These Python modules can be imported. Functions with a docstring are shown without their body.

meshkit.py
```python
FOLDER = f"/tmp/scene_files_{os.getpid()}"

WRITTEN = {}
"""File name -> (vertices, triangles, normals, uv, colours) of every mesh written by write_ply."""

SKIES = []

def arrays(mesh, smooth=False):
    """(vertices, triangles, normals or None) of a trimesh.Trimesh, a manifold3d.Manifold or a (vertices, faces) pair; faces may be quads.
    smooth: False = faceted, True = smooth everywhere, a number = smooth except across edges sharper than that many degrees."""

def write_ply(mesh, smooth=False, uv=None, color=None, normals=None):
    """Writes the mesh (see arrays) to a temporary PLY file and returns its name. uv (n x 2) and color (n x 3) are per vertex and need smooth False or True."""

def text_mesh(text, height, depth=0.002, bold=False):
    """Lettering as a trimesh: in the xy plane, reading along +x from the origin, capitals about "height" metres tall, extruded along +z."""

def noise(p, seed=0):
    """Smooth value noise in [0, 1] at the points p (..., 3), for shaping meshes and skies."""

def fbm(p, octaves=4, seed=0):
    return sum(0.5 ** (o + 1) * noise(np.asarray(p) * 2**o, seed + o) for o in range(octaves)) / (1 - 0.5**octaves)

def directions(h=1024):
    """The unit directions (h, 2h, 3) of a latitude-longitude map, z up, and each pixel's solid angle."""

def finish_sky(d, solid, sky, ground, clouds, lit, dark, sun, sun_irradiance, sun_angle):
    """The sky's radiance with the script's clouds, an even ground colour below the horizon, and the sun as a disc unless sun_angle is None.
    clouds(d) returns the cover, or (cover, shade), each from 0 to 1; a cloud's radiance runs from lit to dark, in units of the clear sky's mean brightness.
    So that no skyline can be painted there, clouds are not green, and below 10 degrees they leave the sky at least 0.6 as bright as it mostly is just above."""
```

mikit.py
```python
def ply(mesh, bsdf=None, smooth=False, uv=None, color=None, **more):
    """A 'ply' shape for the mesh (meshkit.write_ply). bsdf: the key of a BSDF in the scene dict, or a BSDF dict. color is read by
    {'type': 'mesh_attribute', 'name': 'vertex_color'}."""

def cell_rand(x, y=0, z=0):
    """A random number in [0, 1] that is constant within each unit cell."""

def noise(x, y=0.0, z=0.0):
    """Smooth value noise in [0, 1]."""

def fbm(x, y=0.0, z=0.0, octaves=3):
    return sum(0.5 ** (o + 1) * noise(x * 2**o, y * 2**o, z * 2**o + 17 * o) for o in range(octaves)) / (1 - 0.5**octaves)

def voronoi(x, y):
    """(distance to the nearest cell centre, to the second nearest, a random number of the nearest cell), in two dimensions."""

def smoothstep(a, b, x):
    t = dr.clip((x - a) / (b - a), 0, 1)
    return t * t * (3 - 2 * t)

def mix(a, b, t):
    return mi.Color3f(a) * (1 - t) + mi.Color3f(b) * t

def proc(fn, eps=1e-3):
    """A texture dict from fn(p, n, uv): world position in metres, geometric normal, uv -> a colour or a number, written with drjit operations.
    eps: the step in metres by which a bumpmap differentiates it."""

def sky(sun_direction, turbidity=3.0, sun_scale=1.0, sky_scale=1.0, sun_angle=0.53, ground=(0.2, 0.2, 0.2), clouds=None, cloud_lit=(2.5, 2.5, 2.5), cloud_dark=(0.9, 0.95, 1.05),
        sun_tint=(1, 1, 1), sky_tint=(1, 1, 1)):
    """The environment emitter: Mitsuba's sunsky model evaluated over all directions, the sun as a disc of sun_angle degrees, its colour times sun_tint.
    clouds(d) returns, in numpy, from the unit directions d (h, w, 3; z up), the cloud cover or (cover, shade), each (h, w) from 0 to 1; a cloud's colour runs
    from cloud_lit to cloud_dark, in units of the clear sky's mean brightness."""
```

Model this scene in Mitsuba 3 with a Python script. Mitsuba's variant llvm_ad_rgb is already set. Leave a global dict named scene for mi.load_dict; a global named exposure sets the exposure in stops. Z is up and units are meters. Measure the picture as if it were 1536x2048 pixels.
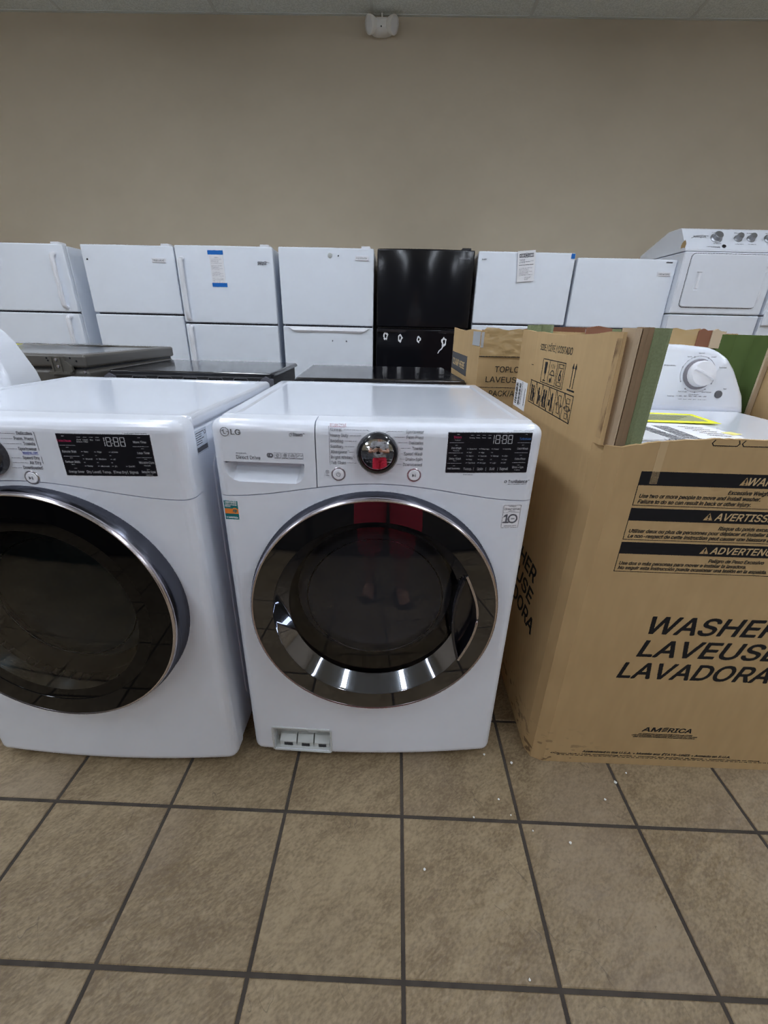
import math, random
import numpy as np
import trimesh
import manifold3d as m3
import drjit as dr
import mitsuba as mi
import shapely.geometry as sg
from shapely import affinity
from shapely.ops import unary_union
import mikit, meshkit
from mikit import proc, noise, fbm, mix, smoothstep, cell_rand

T = mi.ScalarTransform4f
scene, labels = {}, {}
R = random.Random(7)

# ------------------------------------------------------------------ camera
FPX, PITCH, ROLL, YAW, EYE = 845.24, 0.4160, -0.0249, -0.0188, 1.1642
cy_, sy_, cp_, sp_ = math.cos(YAW), math.sin(YAW), math.cos(PITCH), math.sin(PITCH)
FWD = np.array([sy_ * cp_, cy_ * cp_, -sp_])
RGT = np.array([cy_, -sy_, 0.0])
DWN = np.cross(FWD, RGT)
UPV = -(-RGT * math.sin(ROLL) + DWN * math.cos(ROLL))
CAM = np.array([0.0, 0.0, EYE])
scene['camera'] = {'type': 'perspective', 'fov_axis': 'x', 'fov': math.degrees(2 * math.atan(768 / FPX)), 'near_clip': 0.005, 'far_clip': 100.0,
                   'to_world': T().look_at(origin=CAM.tolist(), target=(CAM + FWD).tolist(), up=UPV.tolist())}
exposure = 0.43

# ------------------------------------------------------------------ light: recessed ceiling fixtures of the shop
LAMP = (11.2, 12.2, 13.8)
LAMP_X = (-4.8, -1.6, 1.6, 4.8)
LAMP_Y = (2.35, 0.75, -0.9, -3.15, -5.4, -7.65, -9.9)
ROOM_X0, ROOM_X1, ROOM_Y0, ROOM_Y1, CEIL = -7.2, 7.2, -11.6, 4.565, 3.361

# ------------------------------------------------------------------ helpers
def rgb(*c):
    return {'type': 'rgb', 'value': list(c)}


def mat(key, color, rough=0.4, spec=0.5, metallic=0.0, coat=0.0, bump=None, bscale=0.001, **kw):
    b = {'type': 'principled', 'base_color': color if isinstance(color, dict) else rgb(*color), 'roughness': rough, 'specular': spec, 'metallic': metallic, **kw}
    if coat:
        b['clearcoat'] = coat
        b['clearcoat_gloss'] = 0.97
    if bump is not None:
        b = {'type': 'bumpmap', 'arbitrary': bump, 'scale': bscale, 'bsdf': b}
    scene[key] = {'type': 'twosided', 'bsdf': b}
    return key


def cat(ms):
    ms = [m for m in ms if m is not None]
    return trimesh.util.concatenate(ms) if len(ms) > 1 else ms[0]


def move(m, d):
    m = m.copy(); m.apply_translation(d); return m


def hullpts(pts):
    mm = m3.Manifold.hull_points(np.asarray(pts, float)).to_mesh()
    return trimesh.Trimesh(mm.vert_properties[:, :3], mm.tri_verts, process=False)


def to_mf(m):
    return m3.Manifold(m3.Mesh(np.asarray(m.vertices, np.float32), np.asarray(m.faces, np.uint32)))


def to_tm(m):
    mm = m.to_mesh()
    return trimesh.Trimesh(np.array(mm.vert_properties[:, :3], float), np.array(mm.tri_verts), process=False)


def box(x0, x1, y0, y1, z0, z1, c=0.0):
    """box, its edges chamfered by c"""
    if c <= 0:
        b = trimesh.creation.box((x1 - x0, y1 - y0, z1 - z0)); b.apply_translation(((x0 + x1) / 2, (y0 + y1) / 2, (z0 + z1) / 2)); return b
    pts = []
    for i in range(3):
        k = [c, c, c]; k[i] = 0
        for x in (x0 + k[0], x1 - k[0]):
            for y in (y0 + k[1], y1 - k[1]):
                for z in (z0 + k[2], z1 - k[2]):
                    pts.append((x, y, z))
    return hullpts(pts)


def rbox(x0, x1, y0, y1, z0, z1, r, n=4):
    """box with round edges"""
    pts, a = [], np.linspace(0, math.pi / 2, n + 1)
    for sx in (0, 1):
        for sy in (0, 1):
            for sz in (0, 1):
                c = np.array([(x0 + r, x1 - r)[sx], (y0 + r, y1 - r)[sy], (z0 + r, z1 - r)[sz]])
                s = np.array([2 * sx - 1, 2 * sy - 1, 2 * sz - 1])
                for t in a:
                    for q in a:
                        pts.append(c + s * r * np.array([math.cos(t) * math.cos(q), math.cos(t) * math.sin(q), math.sin(t)]))
    return hullpts(pts)


VIEW = np.array([[1, 0, 0, 0], [0, 0, -1, 0], [0, 1, 0, 0], [0, 0, 0, 1.0]])   # drawing plane x,y -> u,z, its front towards -y


def extrude(poly, v0, v1):
    """a drawing in u,z made solid from v0 (front) to v1"""
    out = []
    for g in getattr(poly, 'geoms', [poly]):
        if g.area > 1e-10:
            m = trimesh.creation.extrude_polygon(g, v1 - v0, engine='earcut'); out.append(m)
    m = cat(out)
    m.apply_transform(VIEW); m.apply_translation((0, v1, 0))
    return m


def rrect(x0, y0, x1, y1, r=0.0, q=6):
    b = sg.box(x0 + r, y0 + r, x1 - r, y1 - r)
    return b.buffer(r, quad_segs=q) if r > 0 else b


def circle(x, y, r, q=24):
    return sg.Point(x, y).buffer(r, quad_segs=q)


def lathe(profile, n=64, axis='v'):
    """profile [(radius, height)]; axis 'v': height runs along +y; 'z': along +z"""
    m = trimesh.creation.revolve(np.array(profile, float), sections=n)
    if axis == 'v':
        m.apply_transform(np.array([[1, 0, 0, 0], [0, 0, 1, 0], [0, -1, 0, 0], [0, 0, 0, 1.0]]))
    return m


def pad(poly, v0, v1, r=0.001, n=3):
    """convex outline extruded from v0 (front, rounded by r) to v1"""
    pts = []
    for k in range(n + 1):
        t = k / n * math.pi / 2
        g = poly.buffer(-r * (1 - math.sin(t)) if k < n else 0)
        pts += [(x, v0 + r * (1 - math.cos(t)), z) for x, z in g.exterior.coords]
    pts += [(x, v1, z) for x, z in poly.exterior.coords]
    return hullpts(pts)


def tube(path, r, n=8):
    path = np.asarray(path, float)
    ring = sg.Point(0, 0).buffer(r, quad_segs=max(2, n // 4))
    return trimesh.creation.sweep_polygon(ring, path, engine='earcut')


class Draw:
    """flat print: text and shapes in a drawing plane"""
    def __init__(s):
        s.m, s.p = [], []

    def text(s, t, h, x, y, a='l', bold=False, sx=1.0, shear=0.0, w=None, rot=0.0):
        m = meshkit.text_mesh(t, h, 0.0004, bold)
        lo, hi = m.bounds[0][0], m.bounds[1][0]
        k = (w / (hi - lo)) if w else sx
        M = np.eye(4); M[0, 0] = k; M[0, 1] = shear
        m.apply_transform(M)
        lo, hi = m.bounds[0][0], m.bounds[1][0]
        m.apply_translation((-(lo if a == 'l' else hi if a == 'r' else (lo + hi) / 2), 0, 0))
        if rot:
            m.apply_transform(trimesh.transformations.rotation_matrix(rot, (0, 0, 1)))
        m.apply_translation((x, y, 0)); s.m.append(m); return s

    def poly(s, g):
        s.p.append(g); return s

    def rect(s, x0, y0, x1, y1, r=0):
        return s.poly(rrect(x0, y0, x1, y1, r))

    def line(s, pts, w):
        return s.poly(sg.LineString(pts).buffer(w / 2, cap_style=2, join_style=2))

    def frame(s, x0, y0, x1, y1, w):
        return s.poly(sg.box(x0, y0, x1, y1).difference(sg.box(x0 + w, y0 + w, x1 - w, y1 - w)))

    def ring(s, x, y, r, w):
        return s.poly(circle(x, y, r).difference(circle(x, y, r - w)))

    def mesh(s, origin=(0, 0, 0), right=(1, 0, 0), up=(0, 0, 1), thick=0.0004):
        out = list(s.m)
        if s.p:
            u = unary_union(s.p)
            out += [trimesh.creation.extrude_polygon(g, thick, engine='earcut') for g in getattr(u, 'geoms', [u]) if g.area > 1e-10]
        m = cat(out)
        M = np.eye(4); M[:3, 0] = right; M[:3, 1] = up; M[:3, 2] = np.cross(right, up); M[:3, 3] = origin
        m.apply_transform(M); return m


class Thing:
    def __init__(s, name, label, category, loc=(0, 0, 0), ang=0.0, group=None, kind=None):
        key, n = name, 0
        while key in labels:
            n += 1; key = f'{name}_{n:03d}'
        s.key, s.W = key, T().translate(list(map(float, loc))).rotate([0, 0, 1], math.degrees(ang))
        labels[key] = {'label': label}
        if category: labels[key]['category'] = category
        if group: labels[key]['group'] = group
        if kind: labels[key]['kind'] = kind

    def add(s, part, mesh, m, smooth=30, parent=None, label=None, kind=None, own=None):
        """one part (or sub-part when parent, the key of a part, is given)"""
        base = f'{parent or s.key}__{part}'
        key, n = base, 0
        while key in scene:
            n += 1; key = f'{base}_{n:03d}'
        sh = dict(mesh) if isinstance(mesh, dict) else mikit.ply(mesh, m, smooth)
        sh['to_world'] = s.W if own is None else s.W @ own
        scene[key] = sh
        if kind is None and any(q in part for q in ('lettering', 'print', 'icon', 'emblem', 'heading')):
            kind = 'stuff'
        if label or kind:
            labels[key] = {k: v for k, v in (('label', label), ('kind', kind)) if v}
        return key

    def one(s, mesh, m, smooth=30):
        sh = dict(mesh) if isinstance(mesh, dict) else mikit.ply(mesh, m, smooth)
        sh['to_world'] = s.W
        scene[s.key] = sh
        return s.key


# ------------------------------------------------------------------ materials
WHITE = 'enamel_white'
scene[WHITE] = {'type': 'twosided', 'bsdf': {'type': 'roughplastic', 'diffuse_reflectance': rgb(0.75, 0.78, 0.84), 'int_ior': 1.52, 'alpha': 0.035, 'nonlinear': False}}
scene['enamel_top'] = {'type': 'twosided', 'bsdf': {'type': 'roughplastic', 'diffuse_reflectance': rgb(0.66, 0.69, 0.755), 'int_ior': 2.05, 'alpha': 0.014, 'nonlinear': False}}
WHITE2 = mat('plastic_white', (0.78, 0.79, 0.83), 0.3, 0.5)
FRIDGEW = 'fridge_white'
scene[FRIDGEW] = {'type': 'twosided', 'bsdf': {'type': 'roughplastic', 'diffuse_reflectance': rgb(0.82, 0.865, 0.935), 'int_ior': 1.5, 'alpha': 0.11, 'nonlinear': False}}
GREYW = mat('plastic_grey_white', (0.47, 0.49, 0.47), 0.45)
BLACKG = mat('black_gloss', (0.006, 0.006, 0.009), 0.06, 0.6, coat=1.0)
BLACKF = mat('fridge_black', (0.003, 0.003, 0.005), 0.10, 0.35, coat=0.35)
BLACKM = mat('black_matte', (0.012, 0.012, 0.014), 0.5)
COOK = 'cooktop_glass'
scene[COOK] = {'type': 'twosided', 'bsdf': {'type': 'bumpmap', 'scale': 0.0012, 'arbitrary': proc(lambda p, n, uv: fbm(p.x * 6, p.y * 11, p.z, 3) + 0.2 * fbm(p.x * 40, p.y * 60, 2.0, 2)),
               'bsdf': {'type': 'roughplastic', 'diffuse_reflectance': rgb(0.006, 0.006, 0.008), 'int_ior': 2.2, 'alpha': 0.02}}}
GRAPH = mat('freezer_grey', (0.125, 0.118, 0.108), 0.32, 0.5, metallic=0.35)
GRAPH2 = mat('bracket_grey', (0.16, 0.15, 0.13), 0.4, 0.5, metallic=0.6)
RUB = mat('rubber_grey', (0.09, 0.09, 0.10), 0.6)
DRUMM = mat('drum_steel', (0.10, 0.10, 0.11), 0.25, 0.5, metallic=1.0)
KNOBM = mat('knob_grey', (0.30, 0.31, 0.33), 0.35, 0.5, metallic=0.7)
scene['chrome'] = {'type': 'twosided', 'bsdf': {'type': 'roughconductor', 'material': 'Cr', 'alpha': 0.05, 'distribution': 'ggx'}}
scene['dark_chrome'] = {'type': 'twosided', 'bsdf': {'type': 'roughconductor', 'material': 'none', 'specular_reflectance': rgb(0.12, 0.125, 0.15), 'alpha': 0.04, 'distribution': 'ggx'}}
scene['mirror_chrome'] = {'type': 'twosided', 'bsdf': {'type': 'conductor', 'material': 'none', 'specular_reflectance': rgb(0.78, 0.78, 0.80)}}
INK = mat('ink_grey', (0.10, 0.10, 0.115), 0.5, 0.2)
INKB = mat('ink_black', (0.010, 0.010, 0.012), 0.6, 0.2)
INKR = mat('ink_red', (0.35, 0.04, 0.06), 0.5, 0.2)
GLOW = mat('panel_print', (0.36, 0.36, 0.38), 0.5, 0.2)
GLOWR = mat('panel_print_red', (0.40, 0.03, 0.10), 0.5, 0.2)
GLOWB = mat('panel_print_blue', (0.06, 0.16, 0.40), 0.5, 0.2)
PAPER = mat('paper', (0.78, 0.78, 0.80), 0.6, 0.3)
TAPEB = mat('tape_blue', (0.010, 0.13, 0.47), 0.5, 0.3)
YEL = mat('paper_yellow', (0.80, 0.78, 0.03), 0.5, 0.3)
ORANGE = mat('print_orange', (0.75, 0.22, 0.04), 0.5, 0.3)
TEAL = mat('print_teal', (0.01, 0.13, 0.14), 0.5, 0.3)
GREEN = mat('foam_green', proc(lambda p, n, uv: mix((0.165, 0.195, 0.105), (0.215, 0.25, 0.145), fbm(p.x * 420, p.y * 420, p.z * 300, 2))), 0.9, 0.1)
GREEND = mat('post_green', proc(lambda p, n, uv: mix((0.060, 0.095, 0.024), (0.090, 0.130, 0.038), fbm(p.x * 30, p.y * 30, p.z * 10, 2))), 0.75, 0.2)
TANL = mat('board_pale', (0.50, 0.39, 0.27), 0.85, 0.1)
REDB = mat('board_red_brown', (0.22, 0.10, 0.06), 0.8, 0.1)
SKIN = mat('skin', (0.45, 0.25, 0.17), 0.5, 0.3)
SHIRT = mat('shirt_grey', (0.33, 0.33, 0.34), 0.9, 0.1)
SHORTS = mat('shorts_red', (0.50, 0.025, 0.05), 0.85, 0.1)
DARKL = mat('sandal_brown', (0.045, 0.03, 0.022), 0.7)
HAIR = mat('hair_dark', (0.02, 0.015, 0.012), 0.7)
EMLW = mat('lamp_housing', (0.68, 0.66, 0.62), 0.45)
LENS = mat('lamp_lens', (0.62, 0.62, 0.62), 0.2, 0.6, coat=0.5)
scene['smoked_glass'] = {'type': 'thindielectric', 'int_ior': 1.35, 'specular_transmittance': rgb(0.18, 0.18, 0.19)}
scene['smoked_glass_dark'] = {'type': 'thindielectric', 'int_ior': 1.32, 'specular_transmittance': rgb(0.09, 0.105, 0.105)}
scene['bowl_glass'] = {'type': 'thindielectric', 'int_ior': 1.5, 'specular_transmittance': rgb(0.75, 0.76, 0.78)}
scene['clear_film'] = {'type': 'bumpmap', 'arbitrary': proc(lambda p, n, uv: fbm(p.x * 22, p.y * 30, p.z * 22, 3)), 'scale': 0.02,
                       'bsdf': {'type': 'thindielectric', 'int_ior': 1.4}}
scene['clear_plastic'] = {'type': 'thindielectric', 'int_ior': 1.5, 'specular_transmittance': rgb(0.8, 0.8, 0.82)}


def card_color(p, n, uv):
    f = fbm(p.x * 60, p.y * 60, p.z * 9, 3)
    c = mix((0.410, 0.275, 0.134), (0.470, 0.322, 0.162), f)
    low = smoothstep(0.16, 0.0, p.z) * smoothstep(0.60, 0.70, fbm(p.x * 42, p.y * 42, p.z * 60, 3)) * smoothstep(0.66, 0.50, p.x)
    return mix(c, (0.10, 0.06, 0.03), low * 0.8)


CARD = mat('cardboard', proc(card_color), 0.75, 0.25,
           bump=proc(lambda p, n, uv: fbm(p.x * 14, p.y * 14, p.z * 10, 2) + 0.03 * dr.sin((p.x + p.y) * 900)), bscale=0.0022)
CARDT = mat('cardboard_tape', (0.42, 0.29, 0.14), 0.28, 0.5,
            bump=proc(lambda p, n, uv: fbm(p.x * 30, p.y * 30, p.z * 45, 3)), bscale=0.006)
CARDE = mat('cardboard_edge', (0.47, 0.34, 0.19), 0.85, 0.1)
CARDF = mat('cardboard_print_light', (0.50, 0.36, 0.20), 0.8, 0.1)


def tile_color(p, n, uv):
    c, s = 0.8, 0.6
    a, b = p.x * c + p.y * s, -p.x * s + p.y * c
    ti = cell_rand(dr.floor((p.x - 0.0532) / 0.3035), dr.floor((p.y - 0.6861) / 0.3035), 5)
    f = fbm(a * 5 + ti * 40, b * 8, ti * 13, 4)
    g = fbm(a * 150 + ti * 9, b * 280, 3.0, 3)
    m = fbm(a * 26 + ti * 19, b * 44, 7.0, 3)
    h = fbm(p.x * 4.5 + ti * 3, p.y * 4.5, ti * 7, 2)
    col = mix((0.150, 0.105, 0.058), (0.298, 0.228, 0.138), smoothstep(0.24, 0.76, 0.40 * f + 0.24 * m + 0.36 * g))
    col = mix(col, (0.225, 0.172, 0.125), smoothstep(0.45, 0.8, h) * 0.4)
    r = dr.abs(fbm(a * 20 + ti * 31, b * 6 + 7, 1.0, 3) - 0.5)
    return mix(col, (0.09, 0.068, 0.045), (1 - smoothstep(0.0, 0.005, r)) * 0.55 * smoothstep(0.60, 0.68, noise(p.x * 14, p.y * 14, 5.0)))


def tile_bump(p, n, uv):
    a, b = p.x * 0.8 + p.y * 0.6, -p.x * 0.6 + p.y * 0.8
    return fbm(a * 20, b * 34, 0.5, 3) + 0.30 * fbm(a * 120, b * 260, 2.0, 3)


TILE = mat('floor_tile', proc(tile_color), 0.45, 0.3, bump=proc(tile_bump), bscale=0.005)
GROUT = mat('grout', proc(lambda p, n, uv: mix((0.042, 0.035, 0.030), (0.075, 0.063, 0.052), fbm(p.x * 40, p.y * 40, 0, 3))), 0.9, 0.1)
WALL = mat('wall_paint', proc(lambda p, n, uv: mix((0.395, 0.335, 0.250), (0.425, 0.362, 0.272), fbm(p.x * 5, p.y * 5, p.z * 5, 3))), 0.8, 0.15,
           bump=proc(lambda p, n, uv: fbm(p.x * 160, p.y * 160, p.z * 160, 2)), bscale=0.0006)
CEILM = mat('ceiling_board', proc(lambda p, n, uv: mix((0.55, 0.58, 0.55), (0.66, 0.69, 0.66), smoothstep(0.3, 0.7, fbm(p.x * 140, p.y * 140, 0, 2)))), 0.9, 0.1)
TBAR = mat('ceiling_bar', (0.52, 0.54, 0.51), 0.6)
DARKW = mat('wall_dark', (0.05, 0.05, 0.055), 0.7)

# ------------------------------------------------------------------ the room
TP, OX, OY, GR = 0.3035, 0.0532, 0.6861, 0.0085


def structure(name, label=None):
    return Thing(name, label or name.replace('_', ' '), None, kind='structure')


fl = structure('floor', 'brown slate-look tile floor with dark grout')
fl.one(box(ROOM_X0, ROOM_X1, ROOM_Y0, ROOM_Y1, -0.06, -0.0025), GROUT, False)
h_ = TP / 2 - GR / 2
tile_ply = mikit.ply(hullpts([(sx * (h_ - k), sy * (h_ - k), z) for sx in (-1, 1) for sy in (-1, 1) for k, z in ((0, -0.008), (0, -0.0016), (0.0016, 0.0))]), TILE, False)
rest = []
i0, i1 = math.ceil((ROOM_X0 - OX) / TP), math.floor((ROOM_X1 - OX) / TP)
j0, j1 = math.ceil((ROOM_Y0 - OY) / TP), math.floor((ROOM_Y1 - OY) / TP)
for i in range(i0, i1):
    for j in range(j0, j1):
        x, y = OX + (i + .5) * TP, OY + (j + .5) * TP
        if -2.5 < x < 2.5 and -2.6 < y < 1.55:
            fl.add('tile', tile_ply, None, own=T().translate([x, y, R.uniform(-0.0005, 0.0002)]))
        else:
            rest.append(box(x - h_, x + h_, y - h_, y + h_, -0.008, -0.0002))
fl.add('tile_field', cat(rest), TILE, False, kind='stuff')

wb = structure('wall_back', 'taupe painted back wall')
wb.one(box(ROOM_X0, ROOM_X1, ROOM_Y1, ROOM_Y1 + 0.1, 0, CEIL + 0.08), WALL, False)
wl = structure('wall_left'); wl.one(box(ROOM_X0 - 0.1, ROOM_X0, ROOM_Y0, ROOM_Y1 + 0.1, 0, CEIL + 0.08), WALL, False)
wr = structure('wall_right'); wr.one(box(ROOM_X1, ROOM_X1 + 0.1, ROOM_Y0, ROOM_Y1 + 0.1, 0, CEIL + 0.08), WALL, False)
wf = structure('wall_front'); wf.one(box(ROOM_X0 - 0.1, ROOM_X1 + 0.1, ROOM_Y0 - 0.1, ROOM_Y0, 0, CEIL + 0.08), DARKW, False)

ce = structure('ceiling', 'suspended ceiling of grey white boards')
ce.one(box(ROOM_X0, ROOM_X1, ROOM_Y0, ROOM_Y1, CEIL + 0.03, CEIL + 0.08), CEILM, False)
CX0, CW, CD = -0.2728, 1.2192, 0.6096
board = mikit.ply(box(-CW / 2 + .012, CW / 2 - .012, -CD / 2 + .012, CD / 2 - .012, 0.004, 0.02), CEILM, False)
xs = [CX0 + k * CW for k in range(-6, 8)]
xs = [x for x in xs if ROOM_X0 < x < ROOM_X1]
ys = [ROOM_Y1 - 0.012 - k * CD for k in range(0, 26)]
ys = [y for y in ys if y - CD > ROOM_Y0]
ce.add('grid_bar', cat([box(x - .012, x + .012, ROOM_Y0, ROOM_Y1, 0, 0.03) for x in xs] + [box(ROOM_X0, ROOM_X1, y - .012, y + .012, 0.0005, 0.03) for y in ys]), TBAR, False,
       own=T().translate([0, 0, CEIL]), kind='stuff')
for a in xs[:-1]:
    for b in ys:
        ce.add('panel', board, None, own=T().translate([a + CW / 2, b - CD / 2, CEIL]))

LDROP = 0.085     # the diffusers hang this far below the boards and shine sideways too
lamp_frame = cat([box(-.16, .16, -.63, .63, -.012, .004), box(-.155, .155, -.63, -.612, -LDROP - .004, -.012), box(-.155, .155, .612, .63, -LDROP - .004, -.012)])
lamp_frame_ply = mikit.ply(lamp_frame, TBAR, False)
pane = hullpts([(sx * a, sy * .611, z) for sx in (-1, 1) for sy in (-1, 1) for a, z in ((.150, -.013), (.140, -LDROP + .012), (.120, -LDROP))])
for y in LAMP_Y:
    for x in LAMP_X:
        t = Thing('ceiling_light', 'long white ceiling light under the shop ceiling, out of the frame above', 'ceiling light', (x, y, CEIL - 0.004), 0, 'ceiling lights of the shop')
        t.add('frame', lamp_frame_ply, None)
        d = mikit.ply(pane, WHITE2, False); d['emitter'] = {'type': 'area', 'radiance': rgb(*LAMP)}
        t.add('diffuser', d, None)

# ------------------------------------------------------------------ front-loading machines
MW, MH, BULGE = 0.686, 0.985, 0.018
DOOR_TILT = math.radians(2.5)
scene['bevel_mirror'] = {'type': 'twosided', 'bsdf': {'type': 'conductor', 'material': 'none', 'specular_reflectance': rgb(0.235, 0.245, 0.285)}}
HW = MW / 2
RINGB = 'door_ring_black'
scene[RINGB] = {'type': 'twosided', 'bsdf': {'type': 'plastic', 'diffuse_reflectance': rgb(0.006, 0.006, 0.007), 'int_ior': 2.0}}
scene['door_ring_dark'] = {'type': 'twosided', 'bsdf': {'type': 'plastic', 'diffuse_reflectance': rgb(0.002, 0.002, 0.0025), 'int_ior': 1.36}}


def warp(m):
    """the slight bulge of the machines' fronts"""
    m = m.copy(); v = np.array(m.vertices)
    v[:, 1] -= BULGE * (1 - (v[:, 0] / HW) ** 2) * np.clip((0.06 - v[:, 1]) / 0.05, 0, 1)
    m.vertices = v; return m


def sheet(poly, v0, sag, rad, zc, size=0.02):
    """a thin sheet, domed towards -y by sag at its centre"""
    out = []
    for g in getattr(poly, 'geoms', [poly]):
        vv, ff = trimesh.creation.triangulate_polygon(g, engine='earcut')
        vv = np.column_stack([vv, np.zeros(len(vv))])
        vv, ff = trimesh.remesh.subdivide_to_size(vv, ff, size)
        vv = np.column_stack([vv[:, 0], v0 - sag * (1 - (vv[:, 0] ** 2 + (vv[:, 1] - zc) ** 2) / rad ** 2), vv[:, 1]])
        out.append(trimesh.Trimesh(vv, ff, process=False))
    m = cat(out); m.merge_vertices(); return m


def seam(u):
    return 0.8397 + 0.0193 * np.cos(np.pi * np.asarray(u) / 0.345)


def digits(d, x, y, h, text):
    """seven-segment digits"""
    w, t, g = h * 0.52, h * 0.085, h * 0.04
    on = {'8': 'abcdefg', '1': 'bc', ':': ''}
    for c in text:
        if c == ':':
            d.rect(x - t / 2, y + h * .3, x + t / 2, y + h * .3 + t); d.rect(x - t / 2, y + h * .65, x + t / 2, y + h * .65 + t); x += h * .12; continue
        for s in on[c]:
            r = {'a': (g, h - t, w - g, h), 'd': (g, 0, w - g, t), 'g': (g, h / 2 - t / 2, w - g, h / 2 + t / 2), 'b': (w - t, h / 2 + g, w, h - g), 'c': (w - t, g, w, h / 2 - g),
                 'f': (0, h / 2 + g, t, h - g), 'e': (0, g, t, h / 2 - g)}[s]
            if c == '1':
                r = (r[0] - w + t, r[1], r[2] - w + t, r[3])
            d.rect(x + r[0], y + r[1], x + r[2], y + r[3])
        x += (t if c == '1' else w) + h * .13


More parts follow.
